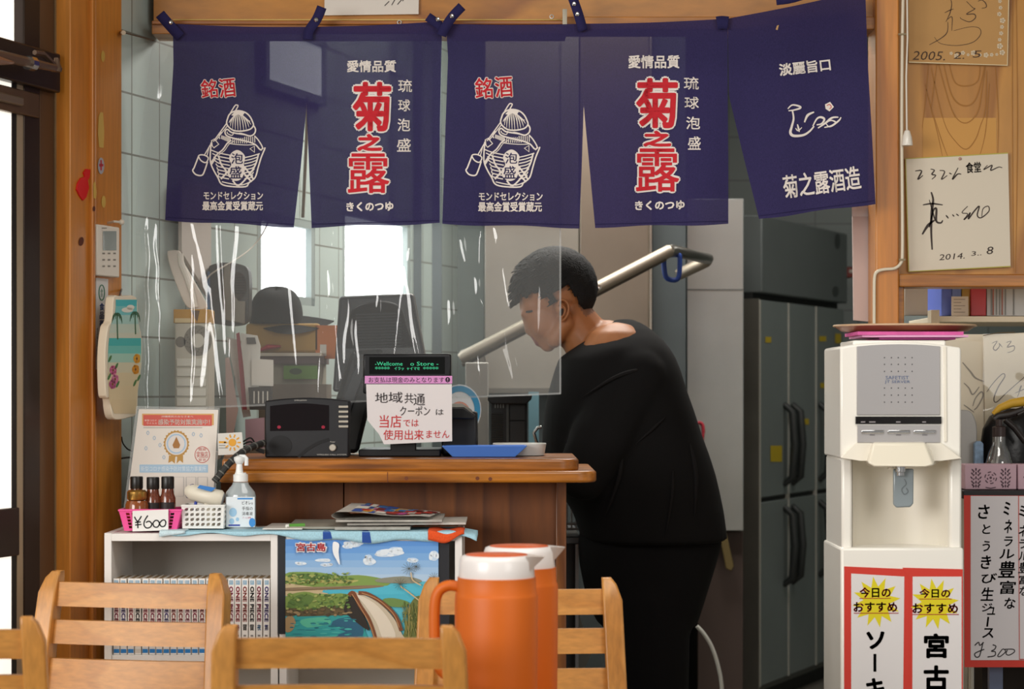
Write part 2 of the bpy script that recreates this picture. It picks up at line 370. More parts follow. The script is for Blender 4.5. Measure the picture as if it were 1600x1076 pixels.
b = MB(BRONZE); b.wbox(-120, 807, 31, 888, .004, -.05); b.build('middle_rail', d, bevel=.003)
b = MB(BRONZE2); b.wbox(-120, 101, 62, 143, .008, -.05); b.build('top_rail', d, bevel=.003)
b = MB(mat('#8a7a66', .3, .6)); b.wbox(-60, 128, 38, 143, .018, -.0); b.build('top_rail_lip', d, bevel=.004)
b = MB(BRONZE2); b.wbox(62, -60, 98, 1560, -.004, -.09); b.build('frame', d, bevel=.003)
b = MB(mat('#907c5c', .35, .4, .2, 3)); b.wbox(86, -60, 99, 1560, -.002, -.09); b.build('frame_ridge_sheen', d)  # lighter strip: the reflection along the frame put into the colour
b = MB(DARK); b.wbox(98, -60, 106, 1560, -.006, -.09); b.build('frame_groove', d)
b = MB(mat('#7d7668', .4, .4)); b.wbox(105, -60, 110.5, 1560, -.005, -.09); b.build('frame_edge', d)
b = MB(CHROME)
for y in (306, 562): b.ball(lw(.0)(107.5, y), .005)
b.build('screw', d)
b = MB(BRONZE); b.wbox(-120, 22, 95, 90, .02, -.06); o = b.build('door_transom', d, bevel=.004)
# door closer
DC = mat('#7a6454', .35, .7); t = thing('door_closer', 'bronze hydraulic door closer arm at the top of the sliding door', 'door closer', lw(.09)(50, 95))
b = MB(DC); b.tube([lw(.075)(-40, 78), lw(.075)(30, 94), lw(.075)(85, 106)], [.013, .012, .009], 10); b.build('arm', t)
b = MB(DC); b.tube([lw(.072)(54, 82), lw(.07)(68, 84), lw(.07)(90, 106)], .006, 6); b.build('link', t)
b = MB(DC); b.lathe([(.012, -.012), (.014, -.004), (.01, .004), (.006, .02)], lw(.07)(88, 104), 12); b.build('pivot', t)
b = MB(CHROME); b.tube([lw(.077)(44, 98), lw(.077)(52, 100)], .0165, 10); b.build('adjusting_ring', t)
b = MB(mat('#a07a62', .35, .6)); b.tube([lw(.09)(-40, 88), lw(.08)(20, 98)], [.02, .004], 8); b.build('bracket', t)
# lintel, beam and the right-hand post
b = MB(W_PANELH); b.pbox(240, -160, 1372, 34, 5.66, .1); o = b.build('trim_2'); struct(o, 'knotty pine lintel board above the noren', 'lintel')
b = MB(W_BEAM); b.pbox(237, 34, 885, 53, 5.62, .12); b.use(wood('#b06c2a', '#8a4c18', (.6, 8, 9), 6, .4, .2, 9.0)); b.pbox(237, 32, 885, 38, 5.61, .1); b.use(mat('#d4b26a', .5)); b.pbox(270, 29.5, 885, 32, 5.64, .02)
o = b.build('trim_3', bevel=.002); struct(o, 'narrow wooden rail along the lower edge of the lintel', 'rail')
b = MB(mat('#d8d4cc', .3, .6))
for x, y in ((624, 35), (862, 26)): b.tube([P(x + 3 * math.cos(a), y + 3 * math.sin(a), 5.606) for a in [i * .628 for i in range(11)]], .0014, 6, cap=False)
b.build('eyelet', o)
t = thing('pinned_board', 'white signed board on the lintel, cut off by the top of the frame', 'autograph board', P(580, 22, 5.65)); b = MB(mat('#d8cfc4', .6)); b.pprism([(507, -60), (655, -60), (654, 22), (507, 24)], 5.65, .008); b.build('board', t)
b = MB(mat('#4a423e', .7)); mg = flat(5.6494)
for q in ([(601, 9), (608, 2)], [(612, 8), (616, 1), (619, -4)], [(621, 7), (628, -1)], [(629, 2), (631, -2)], [(540, -12), (560, -30), (575, -8)]): b.ribbon(q, 1.4, mg, 3)
b.build('handwriting', t)
b = MB(mat('#9c9484', .35, .7)); b.pbox(879, 14, 886, 40, 5.595, .02); tag(b.build('metal_bracket'), 'small metal bracket at the right end of the lintel rail', 'bracket')
b = MB(W_BEAM); b.pbox(885, 26, 1372, 46, 5.64, .12); o = b.build('trim_4', bevel=.002); struct(o, 'wooden door-head behind the right half of the noren', 'rail')
b = MB(W_PILLAR); b.pbox(1368, -160, 1405, 1480, 5.62, .12); o = b.build('trim_5', bevel=.004); struct(o, 'orange wooden post right of the serving hatch', 'post')
b = MB(W_PANEL); b.pbox(1404, -160, 1720, 430, 5.68, .03); o = b.build('wall_front'); struct(o, 'varnished pine panel wall with cathedral grain', 'wall')
b = MB(mat('#c69046', .5, var=.03)); b.rect(1442, 184, 1557, 250, flat(5.6785)); b.build('faded_patch', o)
b = MB(mat('#a06a24', .5)); mg = flat(5.6782)
for pts, wd in (([(1483, 98), (1492, 128), (1510, 134), (1528, 126), (1532, 98)], 2), ([(1474, 98), (1488, 150), (1508, 165), (1526, 152), (1540, 98)], 2.2), ([(1466, 98), (1484, 162), (1497, 187), (1513, 191), (1529, 172), (1536, 130), (1540, 104)], 2), ([(1455, 105), (1475, 190), (1494, 222), (1510, 233), (1524, 218), (1532, 196), (1540, 170), (1542, 110)], 2), ([(1445, 130), (1463, 200), (1473, 246)], 1.6), ([(1451, 98), (1447, 150), (1441, 200)], 1.4), ([(1459, 180), (1470, 215), (1482, 248)], 1.6), ([(1530, 246), (1540, 205), (1546, 130)], 1.6), ([(1464, 98), (1460, 130), (1455, 170)], 1.4), ([(1556, 105), (1560, 180), (1559, 240)], 1.2), ([(1588, -10), (1590, 200), (1587, 425)], 1.2), ([(1583, -10), (1582, 150), (1584, 425)], 1)): b.ribbon(pts, wd, mg, 6, taper=.6)
b.build('grain_line', o)
b = MB(W_BEAM); b.pbox(1404, 428, 1720, 448, 5.63, .12); b.pbox(1402, 446, 1413, 530, 5.64, .1); o = b.build('trim_6', bevel=.003); struct(o, 'wooden frame around the pass-through opening', 'frame')
b = MB(mat('#d8cdb8', .6, var=.04)); b.pbox(1406, 522, 1720, 1480, 5.7, .05); o = b.build('baseboard_right'); struct(o, 'cream wall below the pass-through opening', 'wall')
# ------------------------------------------------------------------ serving counter
cz = P(0, 717, 5.3).z
t = thing('serving_counter', 'varnished wooden serving counter with a two-tier rounded top', 'counter', (P(620, 0, 5.6).x, 5.62, 0))
x0, x1 = P(345, 0, 5.45).x, P(884, 0, 5.45).x
b = MB(W_CBASE); b.box(x0, 5.45, 0, P(537, 0, 5.45).x - .0012, 5.78, cz - .045); b.box(P(537, 0, 5.45).x + .0012, 5.452, 0, x1, 5.78, cz - .045)
b.build('front_panel', t, bevel=.001)
b = MB(wood('#8a5222', '#6a3a16', (6, 6, .6), 5, .35, .3, 1.7)); b.box(P(868, 0, 5.44).x, 5.44, 0, P(885, 0, 5.44).x, 5.78, cz - .045); b.build('corner_stile', t, bevel=.003)
def slab(px0, px1, D, y0, y1, r, name, m, back=5.80):
    xa, xb = P(px0, 0, D).x, P(px1, 0, D).x; pts = [(xa, D)]
    pts += [(xb - r + r * math.sin(a), D + r - r * math.cos(a)) for a in [i * math.pi / 16 for i in range(9)]]
    pts += [(xb, back), (xa - .06, back)]
    za, zb = P(0, y1, D).z, P(0, y0, D).z
    q = MB(m); q.hull([V((x, y, za)) for x, y in pts], [V((x, y, zb)) for x, y in pts]); return q.build(name, t, bevel=.006, seg=3)
slab(347, 905, 5.30, 717, 736, .05, 'upper_top', W_CTOP)
lo = slab(343, 933, 5.26, 736, 754, .05, 'lower_top', wood('#b87220', '#844a10', (.8, 8, 9), 6, .35, .2, 6.0, .5))
b = MB(mat('#6a3416', .5)); mp = flat(5.2592)
for x, y in ((635, 747), (746, 747), (766, 748)): b.ell(x, y, 3, 3, mp, 12)
b.rect(605, 737, 606, 754, mp); b.build('wood_plug', lo)
# ================================================================== noren curtains
def ND(x, y):
    v = max(0, min(1, y / 350))
    return 5.555 - .009 * math.sin(x * .052 + y * .004) * v - .006 * math.sin(x * .021 + 1.3 + y * .011) - .012 * math.exp(-(((x - 285) - (y - 45) * .42) / 16) ** 2) * max(0, 1 - y / 260) * (x < 480)
def NM(e): return lambda x, y: P(x, y, ND(x, y) - e)
def noren_cloth(hexa):
    m = cloth(hexa, .12, .9, 700, .16, (1, 1, .35)); nt = m.node_tree
    out = nt.nodes['Material Output']; src = out.inputs[0].links[0].from_socket
    t = nt.nodes.new('ShaderNodeBsdfTransparent'); mx = nt.nodes.new('ShaderNodeMixShader'); mx.inputs[0].default_value = .035
    nt.links.new(src, mx.inputs[1]); nt.links.new(t.outputs[0], mx.inputs[2]); nt.links.new(mx.outputs[0], out.inputs[0]); return m
INDIGO = noren_cloth('#302a52'); INDIGO2 = cloth('#26224a', 0, .9, 700, .16)
WPRINT = mat('#e4dad2', .85); RPRINT = mat('#c4202c', .85); SEAM = cloth('#241f44', 0)
def lerp_poly(pl, v):
    y = pl[0][1] + (pl[-1][1] - pl[0][1]) * v
    for (xa, ya), (xb, yb) in zip(pl, pl[1:]):
        if ya <= y <= yb or (xa, ya) == pl[-2]: 
            k = (y - ya) / (yb - ya) if yb != ya else 0
            if y <= yb: return xa + (xb - xa) * k, y
    return pl[-1]
def panel(name, L, R, parent, nu=36, nv=40):
    def fn(u, v):
        a = lerp_poly(L, v); c = lerp_poly(R, v)
        x = a[0] * (1 - u) + c[0] * u; y = a[1] * (1 - u) + c[1] * u
        y += 3.0 * math.sin(math.pi * u) * (1 - v) ** 2 * .6 + 1.2 * math.sin(u * 9 + L[0][0]) * v
        return NM(0)(x, y)
    b = MB(INDIGO); b.grid(fn, nu, nv); o = b.build(name, parent, smooth=80)
    h = MB(SEAM); mp = NM(.0012)
    (lx, ly), (rx, ry) = lerp_poly(L, .985), lerp_poly(R, .985)
    h.ribbon([(lx + (rx - lx) * i / 20 + (0), ly + (ry - ly) * i / 20) for i in range(21)], 1.2, mp); h.build('hem', o)
    return o
def strap(parent, pts, wpx, pin=None, dd=0):
    q = smoothline(pts, 4); b = MB(INDIGO2); vs_ = []
    mp = NM(.012 + dd)
    b.ribbon(q, wpx, mp); o = b.build('hanging_loop', parent, solid=.003)
    if pin:
        for x, y in pin:
            c = MB(CHROME); p = NM(.016 + dd)(x, y); c.lathe([(.0055, 0), (.0055, .001), (.003, .003), (.0, .0032)], (0, 0, 0), 12)
            c.v = [p + V((v.x, -v.z, v.y)) for v in c.v]; c.build('push_pin', o)
n1 = thing('noren_curtain', 'two-panel indigo noren hanging at the left end of the hatch', 'noren curtain', P(475, 355, 5.555), 'indigo noren in the hatch')
n2 = thing('noren_curtain', 'three-panel indigo noren with pale stripes of pinned loops, right part of the hatch', 'noren curtain', P(1020, 355, 5.555), 'indigo noren in the hatch')
n2['label'] = 'three-panel indigo noren whose last panel hangs slanted beside the post'
p1 = panel('curtain_panel', [(270, 37), (271, 100), (265, 200), (258, 344)], [(479, 42), (479, 165), (470, 260), (459, 355)], n1)
p2 = panel('curtain_panel', [(479, 42), (479, 165), (483, 260), (487, 355)], [(691, 33), (689, 110), (687, 200), (687, 349)], n1)
p3 = panel('curtain_panel', [(697, 37), (700, 90), (696, 200), (691, 350)], [(912, 37), (912, 165), (909, 260), (905, 356)], n2)
p4 = panel('curtain_panel', [(912, 37), (912, 165), (922, 270), (930, 355)], [(1137, 29), (1137, 150), (1138, 260), (1138, 350)], n2)
p5 = panel('curtain_panel', [(1137, 29), (1139, 150), (1163, 250), (1186, 342)], [(1352, -16), (1356, 100), (1362, 200), (1368, 318)], n2)
strap(n1, [(250, 22), (262, 36), (282, 58)], 16, [(267, 35)])
strap(n1, [(503, 11), (495, 30), (483, 48), (481, 62)], 15, [(494, 31)])
strap(n1, [(668, 26), (682, 36), (697, 50)], 14, [(684, 30)])
strap(n2, [(722, 10), (706, 27), (694, 46), (690, 56)], 15, [(706, 25)], .008)
strap(n2, [(893, -8), (903, 20), (911, 48)], 15, [(897, 6), (902, 22)])
strap(n2, [(1120, 36), (1128, 35), (1138, 36)], 20)
strap(n2, [(1213, 2), (1240, -2), (1290, -18)], 12)
def lettering(parent, items):
    b = MB()
    for it in items:
        m, t, box = it[:3]; kw = it[3] if len(it) > 3 else {}
        e = kw.pop('e', .003) if kw else .003
        b.use(m); b.text(t, box, NM(e), **kw)
    return b.build('lettering', parent, smooth=0)
def red_word(ch, box, rot=0, o1=.014, o2=.05):
    g = (o2 - o1) * .9 * (box[3] - box[1])
    return [(WPRINT, ch, box, dict(off=o2, rot=rot, e=.003, fine=9)), (RPRINT, ch, (box[0] + g, box[1] + g, box[2] - g, box[3] - g), dict(off=o1, rot=rot, e=.0045, fine=9))]
lettering(p1, red_word('銘', (313, 123, 341, 154), 4) + red_word('酒', (341, 121, 369, 153), 6) + [(WPRINT, 'モンドセレクション', (318, 299, 411, 312), dict(off=.025)), (WPRINT, '最高金賞受賞蔵元', (316, 314, 411, 329), dict(off=.03))])
lettering(p3, red_word('銘', (741, 120, 771, 155), 2) + red_word('酒', (772, 118, 802, 153), 4) + [(WPRINT, 'モンドセレクション', (748, 300, 848, 313.5), dict(off=.025)), (WPRINT, '最高金賞受賞蔵元', (747, 315, 847, 331), dict(off=.03))])
def brand(parent, love, k, s_, r, col4, kana):
    it = [(WPRINT, '愛情品質', love, dict(off=.03))]
    it += red_word('菊', k, 0, .022, .058) + red_word('之', s_, 0, .05, .12) + red_word('露', r, 0, .014, .05)
    it += [(WPRINT, c, q, dict(off=.015)) for c, q in zip('琉球泡盛', col4)] + [(WPRINT, 'きくのつゆ', kana, dict(off=.04, rot=1))]
    lettering(parent, it)
brand(p2, (542, 94, 619, 113), (548, 125, 614, 208), (556, 207, 599, 238), (541, 237, 611, 304), [(622, 124, 644, 144), (622, 155, 641, 174), (621, 185, 641, 205), (620, 216, 642, 237)], (541, 315, 615, 330))
brand(p4, (981.5, 86, 1062, 107), (991, 119, 1062, 203), (1003, 202, 1051, 231), (991, 229, 1064, 302), [(1068.5, 120, 1092, 140), (1069.5, 151, 1092, 170), (1072, 182, 1094, 202), (1074.7, 213, 1095, 234)], (992, 313, 1070, 328))
o = lettering(p5, [(WPRINT, '淡麗旨口', (1217, 95, 1298, 115), dict(off=.03, rot=6.5)), (WPRINT, '菊之露酒造', (1223, 266, 1345, 303), dict(off=.016, rot=7.5))])
b = MB(WPRINT); mp = NM(.0022)
for pts, wd in (([(1231, 170), (1238, 164), (1249, 166), (1250, 169), (1240, 172), (1232, 173)], 3.4), ([(1238, 172), (1240, 185), (1237, 198), (1235, 207), (1240, 212), (1255, 211), (1265, 205), (1272, 197)], 4.5), ([(1257, 191), (1262, 180), (1272, 175)], 4), ([(1270, 197), (1276, 186), (1282, 183), (1288, 186), (1284, 193), (1276, 195)], 3.6), ([(1278, 200), (1290, 192), (1300, 184), (1310, 183)], 3.6), ([(1288, 199), (1300, 196), (1311, 188), (1314, 183)], 3), ([(1246, 194), (1249, 206)], 3), ([(1243, 200), (1247, 204), (1253, 199)], 2.2), ([(1290, 192), (1299, 188), (1306, 192), (1296, 198), (1290, 192)], 2.6)):
    b.ribbon(pts, wd, mp, 5, taper=.5)
b.poly([(1289, 163), (1297, 159), (1303, 167), (1296, 174), (1290, 170)], mp); b.use(mat('#c8504a', .8)); b.ribbon([(1292, 165), (1296, 163), (1299, 167), (1296, 170)], 1.2, NM(.003), 3)
b.use(mat('#b89060', .8)); b.poly([(1212, 46), (1214, 40), (1217, 39), (1215, 47)], mp); b.build('brush_drawing', p5, smooth=0)
def awamori_jar(parent, dx, dy, sc_=1.0):
    b = MB(WPRINT); base = NM(.0022)
    def mp(x, y, e=.0022): return NM(e)(300 + dx + x / 7.177 * sc_, 150 + dy + y / 7.173 * sc_)
    L = lambda pts, wd=16, sm=4, tp=0, cl=False: b.ribbon(pts, wd / 1.0, mp, sm, cl, tp)
    L([(400, 250), (420, 205), (470, 172), (530, 165), (600, 185), (650, 230), (680, 290), (688, 330), (650, 372), (560, 392), (470, 386), (410, 345), (388, 300)], 16, 4, 0, True)
    b.poly([(440, 215), (480, 175), (530, 168), (590, 188), (560, 230), (520, 205), (480, 225)], mp)
    for x, y in ((415, 300), (430, 340), (455, 365), (485, 378), (515, 384), (545, 386), (580, 382), (610, 372), (640, 352), (662, 320), (655, 280)): L([(515 + (x - 520) * .25, 200), (515 + (x - 520) * .8, 260 + abs(x - 530) * .1), (x, y)], 13, 4, .75)
    L([(690, 330), (712, 372), (700, 420), (655, 447), (590, 432), (500, 418), (440, 406), (395, 372), (370, 400), (385, 440), (440, 465), (540, 490), (640, 515), (712, 545), (765, 600), (800, 580)], 16)
    L([(395, 400), (400, 420), (450, 440), (470, 400)], 10)
    L([(500, 425), (540, 415), (600, 430)], 10)
    for i in range(9): x = 335 + i * 12; L([(x, 440 + i * 4), (x - 8, 480 + i * 5)], 9, 0)
    for i in range(12): x = 460 + i * 22; L([(x, 470 + (i > 5) * -14), (x - 8 + i, 530 - (i > 7) * 10)], 9, 0)
    L([(440, 495), (395, 530), (345, 600), (280, 655), (210, 750)], 16)
    L([(470, 505), (415, 540), (365, 610), (300, 660)], 8)
    L([(330, 400), (305, 440), (310, 480)], 12); L([(700, 445), (745, 495), (790, 575), (770, 610)], 14)
    L([(410, 530), (480, 540), (600, 548), (700, 545)], 9)
    L([(215, 520), (205, 650), (208, 745), (245, 835), (290, 912), (330, 985), (430, 1012), (600, 1015), (640, 970), (708, 912), (742, 800), (775, 690), (812, 600), (818, 575)], 16)
    L([(335, 960), (450, 985), (560, 995), (640, 968)], 12)
    for i in range(8): y = 625 + i * 38; L([(215 + i * 13, y - 20), (300, y + 12), (425 - (i > 5) * 10, y + 38)], 12)
    for i in range(8): y = 690 + i * 34; L([(588, y), (670, y - 18), (760 - i * 12, y - 46)], 12)
    for q in ([(295, 665), (330, 770), (385, 850), (325, 930)], [(265, 690), (215, 770)], [(325, 925), (420, 830)], [(455, 945), (525, 1000), (650, 870), (715, 760), (745, 650)], [(585, 790), (640, 860), (690, 935)], [(560, 830), (610, 900), (670, 960)]): L(q, 18); 
    L([(220, 500), (250, 480), (300, 540), (245, 580), (225, 555)], 13, 0, 0, True); L([(650, 590), (700, 560), (700, 630)], 12, 0, 0, True)
    L([(430, 190), (480, 110), (500, 100), (515, 115), (465, 200)], 13); L([(385, 310), (240, 510)], 13, 0); L([(400, 330), (265, 500)], 10, 0)
    L([(215, 530), (140, 660)], 12, 0); L([(195, 560), (165, 680)], 10, 0)
    L([(75, 670), (25, 800), (8, 835), (45, 880), (110, 888), (140, 840), (175, 735)], 16); L([(75, 668), (130, 660), (182, 692), (155, 745), (100, 722)], 14, 4, 0, True)
    b.poly(smoothline([(440, 640), (500, 605), (555, 625), (595, 680), (582, 760), (592, 830), (555, 925), (480, 950), (412, 905), (402, 830), (440, 770), (415, 700)], 4, True), mp)
    b.use(mat('#2a2450', .9)); u = lambda x0, y0, x1, y1: tuple(v for v in (300 + dx + x0 / 7.177 * sc_, 150 + dy + y0 / 7.173 * sc_, 300 + dx + x1 / 7.177 * sc_, 150 + dy + y1 / 7.173 * sc_))
    b.text('泡', u(438, 640, 572, 760), NM(.0032), off=.01); b.text('盛', u(420, 785, 556, 925), NM(.0032), off=.01)
    b.build('jar_drawing', parent, smooth=0)
awamori_jar(p1, 0, 0); awamori_jar(p3, 427, -2.5, 1.02)
# ------------------------------------------------------------------ clear vinyl sheet behind the noren
CREASES = [(305, 350, 335, 500, 5, 1), (345, 345, 352, 470, 4, 1), (498, 345, 488, 430, 12, -1), (525, 360, 498, 620, 4, 1), (655, 345, 648, 470, 10, 1), (648, 470, 660, 580, 7, 1), (632, 400, 610, 560, 5, -1), (700, 440, 712, 525, 6, 1), (715, 460, 738, 560, 5, 1), (712, 350, 806, 610, 5, 1),
           (765, 345, 806, 612, 4, -1), (842, 400, 838, 500, 5, 1), (475, 470, 492, 600, 10, -1), (328, 480, 320, 560, 9, 1), (560, 380, 540, 560, 5, 1), (235, 300, 228, 620, 14, 1), (600, 350, 575, 520, 7, -1), (690, 340, 720, 420, 8, 1), (745, 350, 752, 620, 9, -1), (266, 70, 255, 150, 10, 1), (400, 360, 380, 600, 22, 1), (450, 350, 455, 640, 18, -1)]
random.seed(21)
CREASES += [(x, y, x + random.uniform(-14, 26), y + random.uniform(70, 230), random.uniform(2.6, 4.2), random.choice((1, 1, -1))) for x, y in [(random.uniform(225, 865), random.uniform(330, 500)) for _ in range(26)]]
def SD(x, y):
    d = 5.60 + .002 * math.sin(x * .021 + 1) + .0012 * math.sin(x * .06 + y * .004)
    for xa, ya, xb, yb, wd, sg in CREASES:
        t = (y - ya) / (yb - ya)
        if -.25 < t < 1.25:
            k = (x - (xa + (xb - xa) * t) - 1.3 * math.sin(y * (.05 + .04 * math.sin(xa)) + xa)) / wd
            d -= sg * (.00034 if wd <= 8 else .00010) * min(wd, 5) * math.exp(-k * k) * min(1, (t + .25) * 4, (1.25 - t) * 4)
    return min(d, 2.7573 / (.32 - (x - 800) / F) - .02)
b = MB(vinyl(.075, .062)); X0, X1 = 197, 876
def sheet(u, v):
    xa = 243 - 31 * min(1, v * 2.2) ** .6; x = xa + (X1 - xa) * u; yb = 641 - 26 * u; y = 62 + (yb - 62) * v
    return P(x, y, SD(x, y))
b.grid(sheet, 340, 150); o = b.build('vinyl_sheet', smooth=80); tag(o, 'clear vinyl splash sheet hanging behind the noren down to the register', 'plastic sheet')
e = MB(vinyl(.22, .12)); e.grid(lambda u, v: P(X1 - 2.0 + 3 * u, 62 + 553 * v, SD(876, 62 + 553 * v) - .002), 1, 40); e.grid(lambda u, v: P(212 + 664 * u, 641 - 26 * u - 2 + 3 * v, SD(212 + 664 * u, 640) - .002), 60, 1); e.build('edge_band', o)
# wire and hooks that carry the sheet
t = thing('wire_hook', 'white screw hook and wire at the top of the pillar edge', 'hook', lw(.04)(191, 51))
b = MB(mat('#c8b8a0', .4)); b.tube([lw(.0)(188, 51), lw(.045)(193, 51)], .006, 8); b.build('hook_stud', t)
b = MB(mat('#5a4636', .5)); b.tube([lw(.04)(193, 51), P(240, 63, 5.59)], .0016, 6); b.build('wire', t)
t = thing('screw_hook', 'pale screw hook on the pillar just above the controller', 'hook', lw(.04)(186, 347))
b = MB(mat('#d8d0c0', .3)); b.tube([lw(.02)(168, 348), lw(.045)(178, 346), lw(.05)(190, 347)], .003, 8); b.ball(lw(.05)(190, 347), .007); b.build('hook_stud', t)
# ================================================================== things on the pillar
t = thing('wall_controller', 'white air-conditioner wall controller with a grey screen on the pillar', 'controller', lw(.03)(170, 430))
b = MB(mat('#e6ded0', .4)); b.wbox(152, 350, 187, 430, .04, .02); b.build('housing', t, bevel=.003)
b = MB(mat('#8d9590', .2)); b.rect(161, 361, 182, 391, lw(.0412)); b.build('screen', t)
m4 = lw(.0408); b = MB(mat('#8a8478', .5))
for i in range(3):
    for j in range(3): b.rect(160 + i * 8.5, 394.5 + j * 10, 164 + i * 8.5, 397 + j * 10, m4)
b.rect(159, 355.5, 167, 357, m4); b.build('button', t, smooth=0)
t = thing('wall_sticker', 'tall white hygiene-association sticker with blue lettering on the pillar', 'sticker', lw(.021)(158, 577))
m2 = lw(.022); b = MB(mat('#d9d6d2', .5)); b.wbox(150.5, 434, 169, 577, .0215, .0195); b.build('sheet', t)
b = MB(mat('#2f4a8c', .5))
for i, ch in enumerate('食品衛生責任者'): b.text(ch, (155.5, 473 + i * 13.4, 163, 485 + i * 13.4), m2, .02)
b.use(mat('#3a3a3a', .5))
for i, ch in enumerate('食品衛生協会推進店'): b.text(ch, (151.2, 512 + i * 6.3, 153.6, 517.5 + i * 6.3), m2)
b.use(mat('#2a6a4a', .5)); b.ribbon([(159 + 4.3 * math.cos(a), 457 + 12 * math.sin(a)) for a in [i * math.pi / 10 for i in range(20)]], 1.6, m2, 0, True); b.text('食', (157, 450, 161, 464), m2); b.build('lettering', t, smooth=0)
t = thing('round_badge', 'small grey round sticker with a red cross on the pillar', 'sticker', lw(.021)(158, 272))
b = MB(mat('#a8a4a8', .4)); b.ell(158, 259, 5, 13, m2); b.build('disc', t)
b = MB(mat('#c03040', .4)); b.rect(157, 250, 159.2, 266, lw(.0226)); b.rect(155, 256, 161.5, 260, lw(.0226)); b.build('cross_mark', t)
b = MB(mat('#d01818', .6)); b.mprism([(120, 286), (125, 278), (131, 276), (129, 270), (133, 264), (139, 265), (138, 277), (135, 282), (137, 293), (133, 308), (128, 313), (123, 306), (118, 296)], lw(.0355), LN * .004)
tag(b.build('paper_flower'), 'bright red ragged paper scrap stuck on the bright pillar face', 'decoration')
# ------------------------------------------------------------------ surf-board shaped souvenir plaque
t = thing('souvenir_plaque', 'scalloped wooden beach-scene souvenir plaque hanging on the pillar edge', 'plaque', lw(.06)(190, 655))
edge = smoothline([(178, 464), (190, 463), (213, 464), (216, 500), (222, 530), (221, 575), (216, 610), (214, 645), (203, 652), (180, 655), (174, 640), (172, 622), (166, 618), (164, 575), (165, 540), (169, 510), (175, 500)], 3, True)
pl = lw(.085); PV = -LN * .022
b = MB(mat('#e8dcc4', .5)); b.mprism([(x, y) for x, y in edge], pl, PV); b.build('board', t, bevel=.002)
def band(y0, y1, inset=2.5):
    xs = []
    for y in (y0, y1):
        q = [x for x, yy in edge if abs(yy - y) < 9]; xs.append((min(q) + inset + 2, max(q) - inset + 1))
    return [(xs[0][0], y0), (xs[0][1], y0), (xs[1][1], y1), (xs[1][0], y1)]
pm = lw(.0856); pm2 = lw(.0862); b = MB()
for y0, y1, c in ((468, 478, '#49b7bd'), (478, 492, '#79c4c4'), (492, 506, '#a9cfc6'), (506, 520, '#c4d2c2'), (520, 528, '#cdd0bc'), (528, 540, '#49b3b0'), (540, 552, '#6fc0b6'), (552, 566, '#a4cdbb'), (566, 582, '#d2cdb0'), (582, 602, '#d8c8a2'), (602, 624, '#d9c7a0'), (624, 646, '#d8c49c')):
    b.use(mat(c, .6)); b.poly(band(y0, y1), pm)
b.build('beach_painting', t, smooth=0)
b = MB(mat('#e4e2d4', .6)); b.ell(199, 484, 9, 4, pm2); b.ell(204, 480, 6, 4, pm2); b.build('painted_cloud', t, smooth=0)
b = MB(mat('#3f6a4a', .6)); 
for x, y, h in ((183, 492, 38), (211, 490, 32)):
    for k in range(9): a = -.2 + k * .42; b.ribbon([(x, y), (x + 6 * math.cos(a), y - 7 * math.sin(a) + 3), (x + 8 * math.cos(a), y - 6 * math.sin(a) + 12)], 1.5, pm2, 3, taper=.6)
    b.ribbon([(x, y), (x + 1, y + h)], 1.8, pm2)
b.build('painted_palm', t, smooth=0)
b = MB()
for cx, cy, c in ((177, 578, '#c8648c'), (180, 592, '#d07a9a'), (176, 600, '#b85a84'), (214, 560, '#e0a030'), (212, 577, '#d89020')):
    b.use(mat(c, .6)); 
    for k in range(5): b.ell(cx + 3 * math.cos(k * 1.26), cy + 5 * math.sin(k * 1.26), 2.4, 4.4, pm2, 10, k * 1.26)
    b.use(mat('#7a4a1a', .6)); b.ell(cx, cy, 1.3, 2.2, lw(.0868), 8)
b.use(mat('#4c7a44', .6)); 
for x, y in ((172, 560), (182, 572), (171, 588), (184, 600), (217, 590), (211, 598)): b.ell(x, y, 1.8, 6, pm2, 8, .4)
b.build('painted_flower', t, smooth=0)
b = MB(mat('#4a4038', .5)); b.tube([lw(.02)(190, 452), lw(.04)(188, 458), lw(.065)(186, 466)], .0022, 6); b.build('hanging_wire', t)
# cable behind the certificate
b = MB(mat('#2a2622', .5)); b.tube(smoothline([tuple(lw(.02)(x, y)) for x, y in ((190, 682), (192, 692), (199, 701), (206, 704))], 4), .0018, 6); b.tube(smoothline([tuple(lw(.02)(x, y)) for x, y in ((190, 716), (205, 715), (206, 730), (200, 748))], 4), .002, 6)
tag(b.build('black_cable'), 'thin black cable coming off the pillar behind the laminated certificate', 'cable')
# ================================================================== white bookcases
BC = mat('#ece8e3', .5, var=.03)
DB = 5.1; cx = lambda px, D=DB: P(px, 0, D).x; czz = lambda y, D=DB: P(0, y, D).z
def bookcase(px0, px1, label):
    t = thing('bookcase', label, 'bookcase', (cx((px0 + px1) / 2), DB + .14, 0), 'white three-tier bookcases')
    xa, xb = cx(px0), cx(px1); zt = czz(832.5); th = .0165; zb = DB + .29
    b = MB(BC); b.box(xa, DB, 0, xa + th, zb, zt); b.build('side_panel', t, bevel=.001)
    b = MB(BC); b.box(xb - th, DB, 0, xb, zb, zt); b.build('side_panel', t, bevel=.001)
    b = MB(BC); b.box(xa + th, DB, czz(845), xb - th, zb, czz(833.5)); b.build('top_board', t, bevel=.001)
    for y in (1023.5, 1212, 1390): b = MB(BC); b.box(xa + th, DB + .002, czz(y + 10), xb - th, zb, czz(y)); b.build('shelf', t, bevel=.001)
    b = MB(mat('#c2bcb2', .6)); b.box(xa + th, zb - .006, 0, xb - th, zb - .001, czz(845)); b.build('back_board', t)
    return t
bc1 = bookcase(163, 434, 'white bookcase holding the row of comic paperbacks')
bc2 = bookcase(436.5, 722, 'white bookcase behind the island poster, topped by newspapers')
